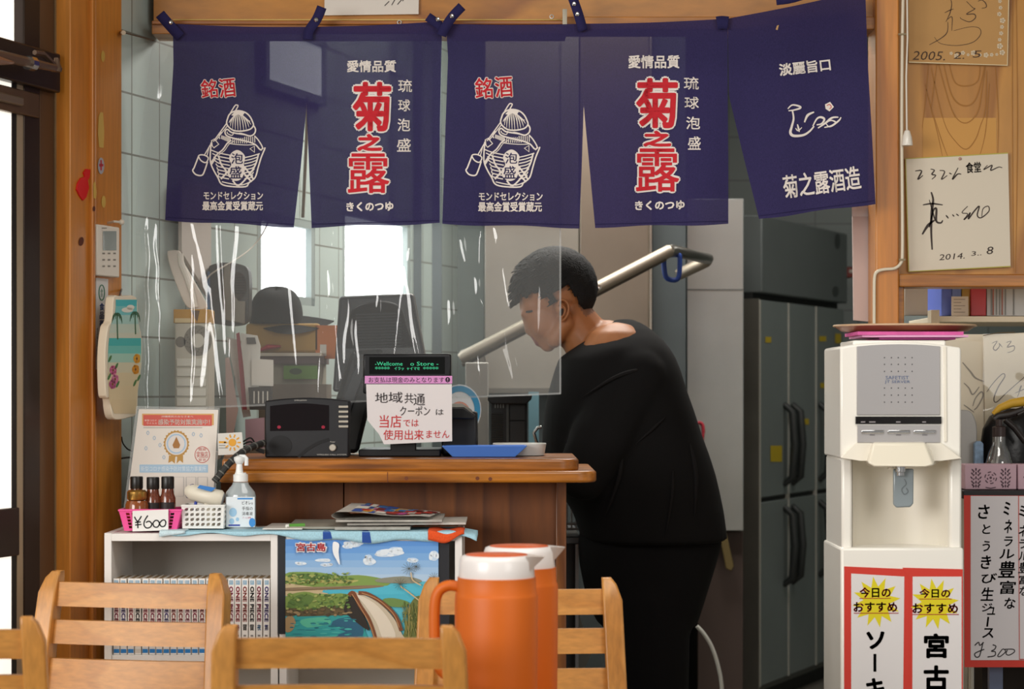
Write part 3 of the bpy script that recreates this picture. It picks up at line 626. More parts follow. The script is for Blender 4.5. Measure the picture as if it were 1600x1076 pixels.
# comics: five spine kinds, copied along the shelf
def comic(hc, hv, hb, th, first):
    H, Dp = .176, .113
    t = thing('comic_paperback', 'x', 'book', (0, 0, 0), 'comic paperbacks on the bookcase shelf')
    b = MB(mat('#f0ece6', .5)); b.box(-th / 2, 0, 0, th / 2, .002, H); b.box(-th / 2, 0, 0, -th / 2 + .0008, Dp, H); b.box(th / 2 - .0008, 0, 0, th / 2, Dp, H); b.build('cover', t)
    b = MB(mat('#a98f6c', .8, var=.1)); b.box(-th / 2 + .001, .002, .001, th / 2 - .001, Dp - .001, H - .002); b.build('page_block', t)
    mp = lambda x, y: V((x, -.0006, y)); c = [p for p in t.children]
    q = MB(mat(hc, .6)); mq = lambda x, y: V((x / 1000, -.0006, -y / 1000 + H))
    w_ = th * 1000
    q.text('ONE PIECE', (-w_ * .32, 18, w_ * .32, 100), mq, .05, -90)
    q.use(mat('#8ab0c8', .6)); q.rect(-w_ * .32, 4, w_ * .3, 14, mq); q.use(mat('#d8d4cc', .6)); q.text('JC', (-w_ * .25, 5.5, w_ * .22, 12), lambda x, y: mq(x, y) + V((0, -.0003, 0)))
    q.use(mat(hv, .6)); q.text(random.choice(['巻', '第', '冒', '夜', '海']), (-w_ * .3, 106, w_ * .3, 120), mq, .02)
    q.use(mat('#8a8480', .6)); q.rect(-w_ * .2, 130, w_ * .2, 134, mq); q.use(mat('#4a4644', .6)); q.text(str(random.randint(10, 60)), (-w_ * .24, 143, w_ * .24, 150), mq)
    q.use(mat(hb, .6)); q.rect(-w_ * .42, 163, w_ * .42, 172, mq)
    q.build('spine_print', t, smooth=0); return t
PITCH = 11.2 / F * DB; zs = czz(1023.5) + .0005
kinds = [comic(*k, PITCH * .9, 0) for k in (('#cc4676', '#2a8ab8', '#2a80c8'), ('#7460b4', '#4a4aa0', '#2a80c8'), ('#d4566c', '#b03060', '#2a80c8'), ('#2a2422', '#2a2422', '#d8d2c8'), ('#cc648a', '#20a080', '#2a80c8'), ('#d06a60', '#58504c', '#2a80c8'))]
used = set(); n = 0
for i in range(22):
    k = [0, 1, 2, 3, 2, 0, 4, 1, 5, 5, 4, 0, 5, 1, 5, 0, 4, 2, 5, 3, 0, 1][i]
    src = kinds[k]; loc = (cx(181.0 + i * 11.15), DB + .008 + random.uniform(0, .004), zs)
    o = src if k not in used else dup(src); used.add(k); o.location = loc; o.rotation_euler = (0, random.uniform(-.008, .008), 0)
    o['label'] = 'white comic paperback, %s from the left end of the bookcase row' % ORD[i]
# ------------------------------------------------------------------ on top of the bookcases
zt = czz(832.5)
# light-blue towel draped over the tops
b = MB(cloth('#a9d3e2', 0, .95, 300, .1))
def towel(u, v):
    x = 255 + (745 - 255) * u; X = cx(x, DB); y = DB - .006 if v < .12 else DB - .006 + .19 * (v - .12)
    z = zt + .003
    if v < .12: z -= (.12 - v) / .12 * (.006 + .017 * max(0, math.sin((u - .3) * 4.2)) + .004 * math.sin(u * 31)); 
    if x > 722: z -= (x - 722) / 23 * .012 * (1 + .5 * math.sin(v * 20)); y += .0
    return V((X, y, z))
b.grid(towel, 120, 24); t = b.build('towel', smooth=80, solid=.002); tag(t, 'light-blue towel spread along the bookcase tops under the newspapers', 'towel')
b = MB(mat('#2a4f9c', .9)); 
for u0 in (.51, .635): b.grid(lambda u, v: towel(u0 + .03 * u * (1.0 - v * .5), v * .3) + V((0, -.0012, .0012)), 4, 8)
b.build('blue_pattern', t, smooth=80)
b = MB(cloth('#e0562a', 0, .95, 300, .1)); b.grid(lambda u, v: towel(.845 + .115 * u, v * .6) + V((0, -.003 - .004 * math.sin(u * 3), .004 + .002 * math.sin(u * 9) - .010 * math.sin(u * 3.14) * (1 - v))), 16, 16); b.build('orange_pattern', t, smooth=80, solid=.001)
b = MB(cloth('#c9dfe6', 0, .95, 300, .1)); b.grid(lambda u, v: V((cx(250 + 40 * u), DB - .0095 + .08 * max(0, v - .25), zt + .0055 - .014 * max(0, .25 - v) * 4 * (1 - u * .6))), 8, 10); tag(b.build('towel_corner_cloth', solid=.002, smooth=80), 'pale folded cloth hanging over the bookcase edge in front of the white basket', 'cloth')
# pink basket with the price card, jars inside
def basket(px0, px1, y0, y1, D, dep, taper, m, name, label, cols, rows, hole, gx, gy, rnd):
    """open basket: four pierced walls and a floor; the front wall is cut by real holes"""
    xa, xb = cx(px0, D), cx(px1, D); za, zb = zt + (.003 if name[0] == 'p' else .0075), czz(y0, D); t = thing(name, label, 'basket', ((xa + xb) / 2, D + dep / 2, za))
    tp = taper
    def wall(p00, p10, p01, p11, nm, nc, nr):
        b = MB(m); k = 4
        mp = lambda u, v: (V(p00) * (1 - u) + V(p10) * u) * (1 - v) + (V(p01) * (1 - u) + V(p11) * u) * v
        us = [0]; 
        for i in range(nc): c = gx[0] + (gx[1] - gx[0]) * i / max(1, nc - 1); us += [c - hole[0] / 2, c + hole[0] / 2]
        us.append(1); vs_ = [0]
        for j in range(nr): c = gy[0] + (gy[1] - gy[0]) * j / max(1, nr - 1); vs_ += [c - hole[1] / 2, c + hole[1] / 2]
        vs_.append(1)
        for j in range(len(vs_) - 1):
            for i in range(len(us) - 1):
                u0, u1, v0, v1 = us[i], us[i + 1], vs_[j], vs_[j + 1]
                if i % 2 and j % 2:
                    if rnd:
                        o_ = []; n_ = []
                        for q in range(16):
                            a = 2 * math.pi * (q + .5) / 16; ca, sa = math.cos(a), math.sin(a); e = 1 / max(abs(ca), abs(sa))
                            o_.append(mp((u0 + u1) / 2 + (u1 - u0) / 2 * ca * e, (v0 + v1) / 2 + (v1 - v0) / 2 * sa * e)); n_.append(mp((u0 + u1) / 2 + (u1 - u0) / 2 * (.9 * ca + .25 * sa), (v0 + v1) / 2 + (v1 - v0) / 2 * .88 * sa))
                        b.add(o_ + n_, [(q, (q + 1) % 16, 16 + (q + 1) % 16, 16 + q) for q in range(16)])
                    continue
                b.add([mp(u0, v0), mp(u1, v0), mp(u1, v1), mp(u0, v1)], [(0, 1, 2, 3)])
        return b.build(nm, t, solid=.0018, smooth=0)
    A = [(xa + tp, D + tp * .5, za), (xb - tp, D + tp * .5, za), (xb - tp, D + dep - tp * .5, za), (xa + tp, D + dep - tp * .5, za)]
    B = [(xa, D, zb), (xb, D, zb), (xb, D + dep, zb), (xa, D + dep, zb)]
    wall(A[0], A[1], B[0], B[1], 'front_wall', cols, rows); wall(A[1], A[2], B[1], B[2], 'side_wall', cols, rows); wall(A[3], A[0], B[3], B[0], 'side_wall', cols, rows); wall(A[2], A[3], B[2], B[3], 'back_wall', cols, rows)
    b = MB(m); b.add([V(p) + V((0, 0, .001)) for p in A], [(0, 1, 2, 3)]); b.build('bottom', t, solid=.0018, smooth=0)
    b = MB(m); b.tube([V(p) for p in B] + [V(B[0])], .0028, 6); b.build('rim', t); return t
PINK = mat('#f0569c', .4)
basket(186, 283, 797, 832, 5.135, .11, .012, PINK, 'pink_basket', 'pink plastic basket of jars with a yen price card', 9, 5, (.06, .12), (.13, .87), (.18, .82), 0)
basket(284, 350, 790, 831, 5.15, .085, .002, mat('#eceae4', .45), 'white_basket', 'white perforated plastic basket holding the infrared thermometer', 7, 4, (.10, .165), (.11, .89), (.18, .84), 1)
t = thing('price_card', 'white price card taped to the pink basket', 'price card', P(235, 830, 5.128)); b = MB(mat('#e8e6e2', .6)); b.pprism([(207, 798), (263, 795.5), (263, 828), (207, 830)], 5.1275, .0012); b.build('card', t)
b = MB(INK); mg = flat(5.127)
for q in ([(210, 807), (215, 814), (221, 806)], [(215, 814), (215.5, 825)], [(211, 816), (220, 815)], [(211, 820), (221, 819)], [(231, 805), (226, 813), (225, 820), (229, 824.5), (235, 823), (237, 818), (233, 814), (228, 816)], [(243, 812.5), (239, 817), (241, 822.5), (246, 823), (249, 818), (247, 813.5), (243, 812.5)], [(254, 812), (249.5, 817), (252, 822), (257, 821.5), (259, 816.5), (257.5, 812.5), (254, 812)]): b.ribbon(q, 2, mg, 6)
b.build('lettering', t, smooth=0)
def seasoning(px, ytop, D, label, w_=24, cap='#1c1816', goldlid=False):
    zb = zt + .0065; zz = P(0, ytop, D).z; t = thing('seasoning_jar', label, 'jar', (P(px, 0, D).x, D, zb), 'seasoning jars in the pink basket'); r = w_ / 2 / F * D; c = V((P(px, 0, D).x, D, zb)); h = zz - zb
    if goldlid:
        b = MB(mat('#8a4a22', .12, coat=.6, trans=.0)); b.lathe([(r * .9, 0), (r, .004), (r, h * .62), (r * .86, h * .72)], c); b.build('glass_body', t)
        b = MB(mat('#c89a50', .25, .9)); b.lathe([(r * .8, h * .74), (r * .86, h * .78), (r * .86, h * .95), (r * .7, h)], c); b.build('lid', t)
    else:
        b = MB(mat('#6a3420', .15, coat=.6, var=.3, vscale=200)); b.lathe([(r * .9, 0), (r, .004), (r, h * .58), (r * .8, h * .66), (r * .72, h * .76)], c); b.build('glass_body', t)
        b = MB(mat(cap, .35)); b.lathe([(r * .76, h * .76), (r * .8, h * .78), (r * .8, h * .98), (r * .74, h)], c); b.build('lid', t)
    b = MB(mat('#241c1a', .5) if not goldlid else mat('#b83a20', .5)); lr = r * 1.015
    n = 9; pts = [(c.x + lr * math.sin(-1.1 + 2.2 * i / n), c.y - lr * math.cos(-1.1 + 2.2 * i / n)) for i in range(n + 1)]
    b.add([V((x, y, zb + h * .2)) for x, y in pts] + [V((x, y, zb + h * .5)) for x, y in pts], [(i, i + 1, n + 2 + i, n + 1 + i) for i in range(n)]); b.build('paper_label', t); return t
seasoning(214, 765, 5.174, 'squat seasoning jar with a gold lid and red wrapper in the pink basket', 36, goldlid=True)
seasoning(213.5, 744, 5.205, 'black-capped seasoning jar behind the gold-lidded one', 25)
seasoning(239, 745, 5.195, 'black-capped seasoning jar in the middle of the pink basket', 25)
seasoning(262, 744, 5.2, 'black-capped seasoning jar nearest the white basket', 25)
b = MB(mat('#d8d0bc', .5)); c0 = P(322, 775, 5.19)
t = thing('infrared_thermometer', 'cream and blue infrared thermometer gun resting in the white basket', 'thermometer', P(325, 790, 5.19))
b = MB(mat('#ddd6c4', .4)); b.tube([P(297, 767, 5.2), P(301, 769, 5.19), P(325, 775, 5.185), P(344, 779, 5.18), P(348, 780, 5.18)], [.016, .0195, .0205, .021, .016], 14); b.build('housing', t, smooth=50)
b = MB(mat('#2a3f9c', .4)); b.tube([P(293, 765, 5.203), P(297.5, 767, 5.2)], [.012, .0185], 14); b.build('nose_ring', t)
b = MB(mat('#3a7cc4', .3)); b.pprism([(308, 762), (312, 757.5), (337, 762), (330, 768)], 5.164, .004); b.build('display', t)
b = MB(mat('#8a8a8c', .4)); b.tube([P(347.6, 780, 5.18), P(349.5, 780.5, 5.18)], [.016, .013], 14); b.build('rear_plate', t)
b = MB(mat('#d6cfbe', .4)); b.pprism([(318, 784), (336, 787), (334, 826), (322, 826)], 5.175, .02); b.build('handle', t, bevel=.004)
b = MB(mat('#2a3f9c', .4)); b.pprism([(304, 782), (308, 784), (305, 800), (301, 797)], 5.18, .01); b.build('trigger', t, bevel=.002)
# hand sanitiser
D = 5.2; t = thing('hand_sanitizer', 'clear pump bottle of hand sanitiser with a printed label', 'pump bottle', P(376, 829, D)); k = F / D
b = MB(mat('#c3cdd0', .15, coat=.5, trans=.35)); hw = 24 / k
b.loft([[V((P(376, 0, D).x + x * sx, D + y * sy, P(0, yy, D).z)) for x, y in [(math.cos(a), math.sin(a)) for a in [2 * math.pi * (i + .5) / 24 for i in range(24)]] for sx, sy in [(wx, wx * .75)]] for yy, wx in ((830, hw * .96), (827, hw), (775, hw), (768, hw * .93), (757, hw * .55), (753, hw * .5))]); b.build('bottle', t, smooth=50)
b = MB(mat('#eef0ee', .35)); b.lathe([(11.5 / k, 0), (11.5 / k, .016), (9 / k, .018), (9 / k, .021)], P(376, 752, D)); b.build('collar', t)
b = MB(mat('#eef0ee', .35)); b.lathe([(6 / k, 0), (4.5 / k, .02), (5.5 / k, .021), (8.5 / k, .03), (8.5 / k, .036), (3 / k, .04)], P(374, 738, D)); b.tube([P(374, 713, D), P(382, 713, D), P(385, 716, D), P(385, 727, D)], .005, 8); b.build('pump', t)
ly = .0145; fl = flat(D - hw * .752 - .0012); b = MB(mat('#dfe6ea', .5)); b.rect(353.5, 776, 398, 823, flat(D - hw * .752 - .0008)); q = b.build('paper_label', t)
b = MB(mat('#3a8ad0', .5)); b.rect(371, 777.5, 395, 780, fl); b.ell(394, 816, 5, 7, fl); b.use(INK); b.text('ビオレu', (378, 782, 395, 788), fl, .02); b.text('手指の', (378, 791, 395, 797), fl, .02); b.text('消毒液', (378, 799, 395, 805), fl, .02)
b.use(mat('#c04a6a', .5)); b.text('さっと消毒', (379, 807, 392, 810), fl); b.use(mat('#9cc4e0', .5)); b.ell(364, 800, 6, 7, fl); b.ell(362, 814, 4, 4.6, fl); b.ell(371, 811, 2.6, 3, fl); b.use(mat('#2c3fa0', .5)); b.rect(357, 819, 375, 821.5, fl); b.build('lettering', q, smooth=0)
# laminated certificate
D = 5.345; t = thing('laminated_certificate', 'laminated infection-control certificate with a gold rosette leaning on the tiles', 'certificate', P(270, 829, D))
def cert(x, y, e=0.0):
    """leans back: the page is a plane tipped away from the viewer"""
    f = plane(P(265, 829, D) - V((0, e, 0)), V((.0, -1, .12)).normalized()); return f(x, y)
cm = lambda e: (lambda x, y: cert(x, y, e))
b = MB(vinyl(.25, .08)); b.mprism([(213, 634), (343.5, 637), (335, 820), (190, 819)], cm(0), (0, .0012, 0)); b.v = b.v[:4]; b.f = [(0, 1, 2, 3)]; b.mi = b.mi[:1]; b.build('laminate_film', t)
b = MB(mat('#e4dcd2', .6)); b.mprism([(217, 639), (341, 640), (331, 818), (194, 817)], cm(.0015), (0, .0008, 0)); pg = b.build('page', t)
b = MB(mat('#d8a868', .6)); b.rect(222, 646, 334, 664, cm(.002)); b.use(mat('#cf5c50', .6)); b.rect(224, 648, 331, 665, cm(.0024)); b.use(mat('#f0e6dc', .6)); b.text('感染予防対策実施中！', (247, 654.5, 328, 663.5), cm(.0028), .02); b.text('新型コロナ', (226, 655, 245, 658), cm(.0028)); b.text('ウイルス', (229, 659.5, 245, 662.5), cm(.0028)); b.text('沖縄県民のみなさまへ', (252, 649, 302, 652), cm(.0028))
b.use(mat('#9a948c', .6)); b.rect(224, 667.5, 316, 668.3, cm(.002))
b.use(mat('#b98a3c', .5)); cX, cY = 275.5, 693
b.poly([(cX + (20.5 if i % 2 else 18.7) * math.cos(i * math.pi / 24), cY + (21.5 if i % 2 else 19.6) * math.sin(i * math.pi / 24)) for i in range(48)], cm(.002))
b.poly([(264, 711), (274, 713), (273, 724), (268.5, 720), (263, 723)], cm(.0018)); b.poly([(277, 713), (286, 710), (286, 723), (281, 719), (276, 724)], cm(.0018))
b.use(mat('#dfd8d2', .6)); b.ell(cX, cY, 17, 17.6, cm(.0024), 32); b.use(mat('#a8c4dc', .6)); b.ribbon([(cX + 14 * math.cos(i * .26), cY + 14.5 * math.sin(i * .26)) for i in range(24)], 2, cm(.0028), 0, True)
b.use(mat('#a8743c', .6)); b.poly([(cX - 6, cY + 2), (cX, cY - 11), (cX + 6, cY + 2), (cX + 4, cY + 7), (cX - 4, cY + 7)], cm(.0029))
b.use(mat('#c25a54', .6)); b.ribbon([(316 + 11.5 * math.cos(i * .26), 710 + 12.5 * math.sin(i * .26)) for i in range(24)], 1, cm(.0022), 0, True); b.text('実施店', (307, 705, 325, 715), cm(.0022)); b.text('感染', (310, 699, 322, 704), cm(.0022)); b.text('宣言', (310, 716, 322, 720), cm(.0022))
b.use(mat('#a9c6dc', .6)); b.rect(218, 725.5, 325, 738, cm(.002)); b.use(mat('#e2eaf0', .6)); b.text('新型コロナ感染予防対策協力事業所', (220, 728, 322, 736), cm(.0024), .01)
b.use(mat('#8fb0cc', .6)); 
for x, y in ((229, 676), (239, 684), (248, 695), (254, 714), (300, 678), (312, 680), (226, 700)): b.ribbon([(x, y), (x + 2, y - 3), (x + 4, y), (x + 2, y + 3), (x, y)], .8, cm(.002), 3)
b.use(mat('#9a9a9c', .6)); 
for x in (272, 291, 309): b.ribbon([(x, 745), (x + 15, 745), (x + 15, 775), (x, 775)], .7, cm(.002), 0, True)
b.build('lettering', pg, smooth=0)
# newspapers and magazines on the right bookcase
def paper(pts, D0, dep, th, z0, name, label, cat, m, lift=None, grp='newspapers and magazines on the bookcase'):
    b = MB(m); (xa, xb) = pts
    def top(u, v, k): return V((cx(xa + (xb - xa) * u, DB), D0 + dep * v, z0 + k * th + (lift(u, v) if lift else 0)))
    nu, nv = 14, 4; o = len(b.v); b.grid(lambda u, v: top(u, v, 1), nu, nv); b.grid(lambda u, v: top(u, v, 0), nu, nv)
    for u0 in (0, 1): b.grid(lambda s_, v: top(u0, v, s_), 1, nv)
    for v0 in (0, 1): b.grid(lambda u, s_: top(u, v0, s_), nu, 1)
    o = b.build(name, smooth=50); return tag(o, label, cat, grp)
NEWS = mat('#c4bfb6', .8, var=.12, vscale=30); NEWS2 = mat('#a8a39a', .8, var=.25, vscale=25)
z = zt + .0062
paper((408, 470), DB + .03, .2, .003, z, 'magazine', 'thin white magazine at the left end of the paper pile', 'magazine', mat('#d6d0c8', .6, var=.1), None)
paper((445, 545), DB + .05, .2, .005, z + .0002, 'magazine', 'grey-covered magazine under the green marker', 'magazine', mat('#989488', .5, var=.2), lambda u, v: .006 * v)
t = thing('green_marker', 'green and white marker pen lying on the magazines', 'pen', P(455, 822, DB + .05)); b = MB(mat('#5a9a3c', .4)); b.tube([P(452, 822, DB + .06), P(476, 821, DB + .07)], .006, 10); b.build('barrel', t); b = MB(mat('#dfe0d8', .4)); b.tube([P(446.5, 822.5, DB + .06), P(452, 822, DB + .06)], .0055, 10); b.build('cap', t)
def fold(u, v): return .004 * math.sin(u * 3)
n1_ = paper((522, 640), DB + .02, .24, .006, z, 'newspaper', 'flat folded newspaper at the bottom of the pile', 'newspaper', NEWS2, lambda u, v: .002 * v)
paper((540, 727), DB + .05, .2, .005, z + .0085, 'newspaper', 'long folded newspaper sticking out to the right of the pile', 'newspaper', NEWS, lambda u, v: .002 * v + .002 * u)
paper((523, 690), DB + .03, .22, .005, z + .0175, 'newspaper', 'folded newspaper in the middle of the pile', 'newspaper', NEWS2, lambda u, v: .003 * v)
b = MB(NEWS)
t = thing('colour_supplement', 'colourful curled newspaper supplement on top of the pile', 'newspaper', (cx(590), DB + .14, z + .026), 'newspapers and magazines on the bookcase')
def sup(u, v, k=0):
    zc = z + .0275 + .024 * (1 - u) ** .8 * (.55 + .45 * v) + .002 * math.sin(u * 8)
    return V((cx(524 + 146 * u + 14 * v), DB + .03 + .2 * v, zc + k))
b.grid(lambda u, v: sup(u, v, 0), 24, 6); b.grid(lambda u, v: V((sup(u, v).x, sup(u, v).y, z + .0245 + .001 * u)), 24, 6); b.grid(lambda a, v: sup(0, v) * (1 - a) + V((sup(0, v).x, sup(0, v).y, z + .0245)) * a + V((-.012 * math.sin(a * 3.14), 0, 0)), 8, 6); b.build('sheet', t, smooth=70)
q = MB(); random.seed(5)
for i in range(46):
    u, v = random.uniform(.14, .9), random.uniform(.02, .8); q.use(mat(random.choice(['#c03a2c', '#d8a030', '#3a5aa8', '#b84a8a', '#e2ddd2', '#7a2a24', '#4a7ab0', '#c8382c']), .7)); du, dv = random.uniform(.05, .15), random.uniform(.12, .3)
    q.grid(lambda a, c: sup(min(1, u + du * a), min(1, v + dv * c), .0008 + i * .00004), 3, 2)
q.build('printed_picture', t, smooth=70)
# island poster taped to the front of the right bookcase
D = DB - .006; t = thing('island_poster', 'island tourism poster with bridge and lagoon taped to the bookcase front', 'poster', P(565, 1000, D))
def pp(e): return lambda x, y: P(max(446, min(685 + 4 * (y - 842) / 160, x)), max(842, min(1003, y)), D - e + .004 * math.sin((x - 440) * .012))
b = MB(mat('#23252a', .5)); b.pbox(434, 836, 446, 990, D + .004, .0015); b.build('black_backing', t); b = MB(mat('#23252a', .5)); b.pbox(683, 846, 702, 1010, D + .004, .0015); b.build('black_backing', t)
b = MB(); sky = ['#5b93d6', '#6a9fdc', '#7cacdf', '#8fb8e2', '#a0c2e4', '#b0cbe4']
for i, c in enumerate(sky): b.use(mat(c, .45)); y = 842 + i * 11; b.grid(lambda u, v: pp(0)(446 + 239 * u, y + 11 * v + (3.5 * u if i == 0 and v == 0 else 0)), 12, 1)
b.use(mat('#58b8c8', .45)); b.grid(lambda u, v: pp(0)(446 + (233 + 4 * u) * u, 908 + 95 * v), 12, 2); pg = b.build('print_sheet', t, smooth=0)
b = MB(); e = .0006
def shp(c, pts, lv=1, sm=3): b.use(mat(c, .5)); b.poly(smoothline(pts, sm, True) if sm else pts, pp(e * lv))
for x, y, rx, ry in ((551, 850, 14, 5), (543, 853, 8, 4), (558, 848, 10, 4), (609, 863, 22, 6), (600, 866, 15, 4), (618, 860, 12, 6), (577, 877, 10, 6), (576, 872, 6, 6), (470, 880, 9, 3), (505, 875, 12, 3), (510, 882, 10, 3), (645, 875, 9, 4), (678, 868, 8, 8)): b.use(mat('#c6daee', .5)); b.ell(x, y, rx, ry, pp(e), 14); b.use(mat('#e2ecf4', .5)); [b.ell(x + rx * .7 * math.sin(q * 2.4 + x), y - ry * .35 * math.cos(q * 1.7), rx * .38, ry * .55, pp(e * 1.4), 10) for q in range(4)]
shp('#7f9a4c', [(446, 896), (470, 893), (500, 894), (530, 899), (560, 898), (590, 902), (610, 908), (600, 916), (560, 918), (500, 918), (446, 916)], 1)
shp('#b8b46a', [(446, 900), (480, 899), (520, 905), (560, 906), (540, 911), (480, 909), (446, 908)], 2); shp('#5e7c3c', [(455, 897), (490, 896), (520, 902), (500, 906), (470, 903)], 3)
shp('#8a8a78', [(590, 904), (630, 900), (656, 905), (655, 910), (620, 911), (590, 909)], 2)
shp('#c8b48c', [(446, 912), (470, 914), (520, 922), (500, 930), (460, 932), (446, 930)], 2); shp('#4fb6cc', [(500, 922), (560, 918), (640, 913), (660, 920), (656, 940), (600, 938), (530, 930)], 2)
shp('#8a7458', [(446, 918), (520, 916), (580, 914), (600, 916), (560, 920), (500, 921), (446, 923)], 3)
shp('#7c9448', [(446, 932), (475, 924), (500, 928), (545, 928), (550, 950), (500, 952), (460, 955), (446, 950)], 4); shp('#5c5236', [(446, 950), (480, 948), (550, 946), (552, 960), (500, 962), (446, 962)], 4); shp('#5f7c3c', [(450, 940), (470, 928), (490, 932), (480, 946), (455, 950)], 5)
shp('#2f9a9a', [(446, 965), (500, 960), (560, 960), (570, 985), (565, 1003), (446, 1003)], 4); shp('#2a5f7a', [(520, 970), (555, 964), (568, 980), (560, 1000), (520, 996)], 5); shp('#57b89a', [(470, 968), (510, 964), (515, 975), (480, 980)], 5); shp('#a48860', [(446, 966), (456, 962), (462, 972), (456, 985), (446, 986)], 6)
shp('#2c2620', [(545, 930), (556, 934), (570, 965), (576, 985), (545, 962), (537, 952)], 6)
shp('#c9bba2', [(551, 925), (560, 926), (590, 940), (615, 965), (628, 990), (632, 1003), (588, 1003), (580, 975), (565, 945)], 7, 4); shp('#e0d4c0', [(556, 928), (585, 942), (608, 968), (618, 995), (600, 1000), (588, 972), (570, 945)], 8, 4)
b.use(mat('#7a4628', .5)); b.ribbon([(545, 930), (552, 926), (562, 945), (575, 965), (583, 985), (588, 1003)], 6, pp(e * 9), 5); b.ribbon([(560, 926), (575, 928), (598, 942), (618, 962), (627, 985)], 6, pp(e * 9), 5); b.use(mat('#b8875a', .5)); b.ribbon([(550, 928), (564, 950), (578, 975), (586, 1000)], 1.3, pp(e * 10), 5); b.ribbon([(565, 926), (590, 936), (614, 958), (624, 980)], 1.3, pp(e * 10), 5)
shp('#6d8a4a', [(598, 936), (615, 934), (638, 940), (632, 948), (605, 946)], 5); shp('#6a7038', [(640, 945), (655, 930), (662, 960), (660, 1003), (630, 1003), (636, 970)], 6)
b.use(mat('#c8b088', .5)); b.ribbon([(625, 915), (640, 926), (655, 938)], 2, pp(e * 10), 4); b.ribbon([(642, 894), (645, 906), (658, 914)], 2, pp(e * 10), 4)
b.use(mat('#4a4630', .5))
for x, y, r in ((625, 912, 11), (639, 888, 12), (650, 885, 7), (678, 902, 9)):
    for k in range(13): a = k * .483; b.ribbon([(x, y), (x + r * math.cos(a), y + r * math.sin(a) * .9)], 2.2, pp(e * 11), 0, taper=.8)
random.seed(9)
for i in range(170):
    x, y = random.uniform(448, 548), random.choice([random.uniform(895, 912), random.uniform(928, 952)]); b.use(mat(random.choice(['#6f8c40', '#8aa050', '#55743a', '#a0a860', '#4c6434']), .5)); b.ell(x, y, random.uniform(1.5, 4), random.uniform(1, 2.2), pp(e * 8 + i * 5e-6), 7, random.uniform(-.4, .4))
for i in range(60): x = random.uniform(632, 664); b.use(mat(random.choice(['#7a7a3c', '#56602c', '#90844a']), .5)); b.ribbon([(x, random.uniform(955, 1000)), (x + random.uniform(-8, 6), random.uniform(935, 975))], 1.4, pp(e * 9 + i * 5e-6), 0)
for i in range(50): x = random.uniform(450, 566); b.use(mat(random.choice(['#3aa8a0', '#247c88', '#48b0a8', '#1f6a78']), .5)); b.ell(x, random.uniform(966, 1000), random.uniform(3, 9), random.uniform(.6, 1.6), pp(e * 6 + i * 5e-6), 8)
for i in range(40): b.use(mat(random.choice(['#6a5638', '#9a825c', '#4c4030']), .5)); b.ell(random.uniform(450, 548), random.uniform(951, 961), random.uniform(2, 5), random.uniform(1, 2.5), pp(e * 7 + i * 5e-6), 7)
shp('#f2f4f6', [(520, 848), (524, 846), (530, 850), (529, 862), (531, 882), (525, 873), (520, 862)], 10, 3)
b.use(mat('#f4f0ee', .5)); b.text('宮古島', (461, 846, 511, 863), pp(e * 11), .075); b.use(mat('#c8202c', .5)); b.text('宮古島', (463, 848, 509, 861), pp(e * 12), .03); b.build('landscape_print', pg, smooth=0)
# ================================================================== on the counter
D = 5.42; t = thing('call_system', 'black table-call receiver box with a dark display on the counter', 'call receiver', P(480, 714, D + .03))
BLK = mat('#1d1d20', .45, bump=.05); top = smoothline([(414, 626), (445, 622.5), (480, 621), (515, 622.5), (545, 626)], 4)
b = MB(BLK); b.pprism([(414, 714.5), (545, 714.5)] + top[::-1], D, .07); b.build('housing', t, bevel=.004)
fm = flat(D - .0012); f2 = flat(D - .002)
b = MB(mat('#120a0d', .08)); b.poly([(422, 634)] + smoothline([(422, 634), (450, 631), (480, 630), (514, 633)], 4) + [(514, 672), (422, 673)], fm); b.build('display', t)
b = MB(mat('#8a1830', .3, emit=.25)); b.ell(436, 667, 3, 2.6, f2, 10); b.ell(505, 667, 3, 2.6, f2, 10); b.build('indicator', t)
b = MB(mat('#141416', .6)); b.ell(438, 696, 18, 16, fm, 28); b.build('speaker_grille', t); b = MB(mat('#0c0c0e', .6)); b.ribbon([(466, 714), (480, 702), (497, 692), (514, 686)], 5, fm, 5); b.build('groove', t)
b = MB(mat('#bdb6a8', .3, .3))
for i in range(5): b.pbox(529, 633.5 + i * 7.7, 544, 637 + i * 7.7, D - .003, .004)
b.build('button', t, bevel=.0008)
b = MB(mat('#c8c2b4', .3, .3)); p = P(520, 699, D); b.lathe([(.0085, 0), (.0085, .006), (.007, .008)], (0, 0, 0), 20); b.v = [p + V((v.x, -v.z, v.y)) for v in b.v]; b.build('knob', t)
b = MB(mat('#c0bcb4', .5)); b.text('SHIN-JAPAN', (460, 624, 479, 627), fm, .01); b.text('WIRELESS CALL SYSTEM', (495, 709, 541, 711), fm); b.text('Power', (516, 689, 524, 691), fm); b.build('lettering', t, smooth=0)
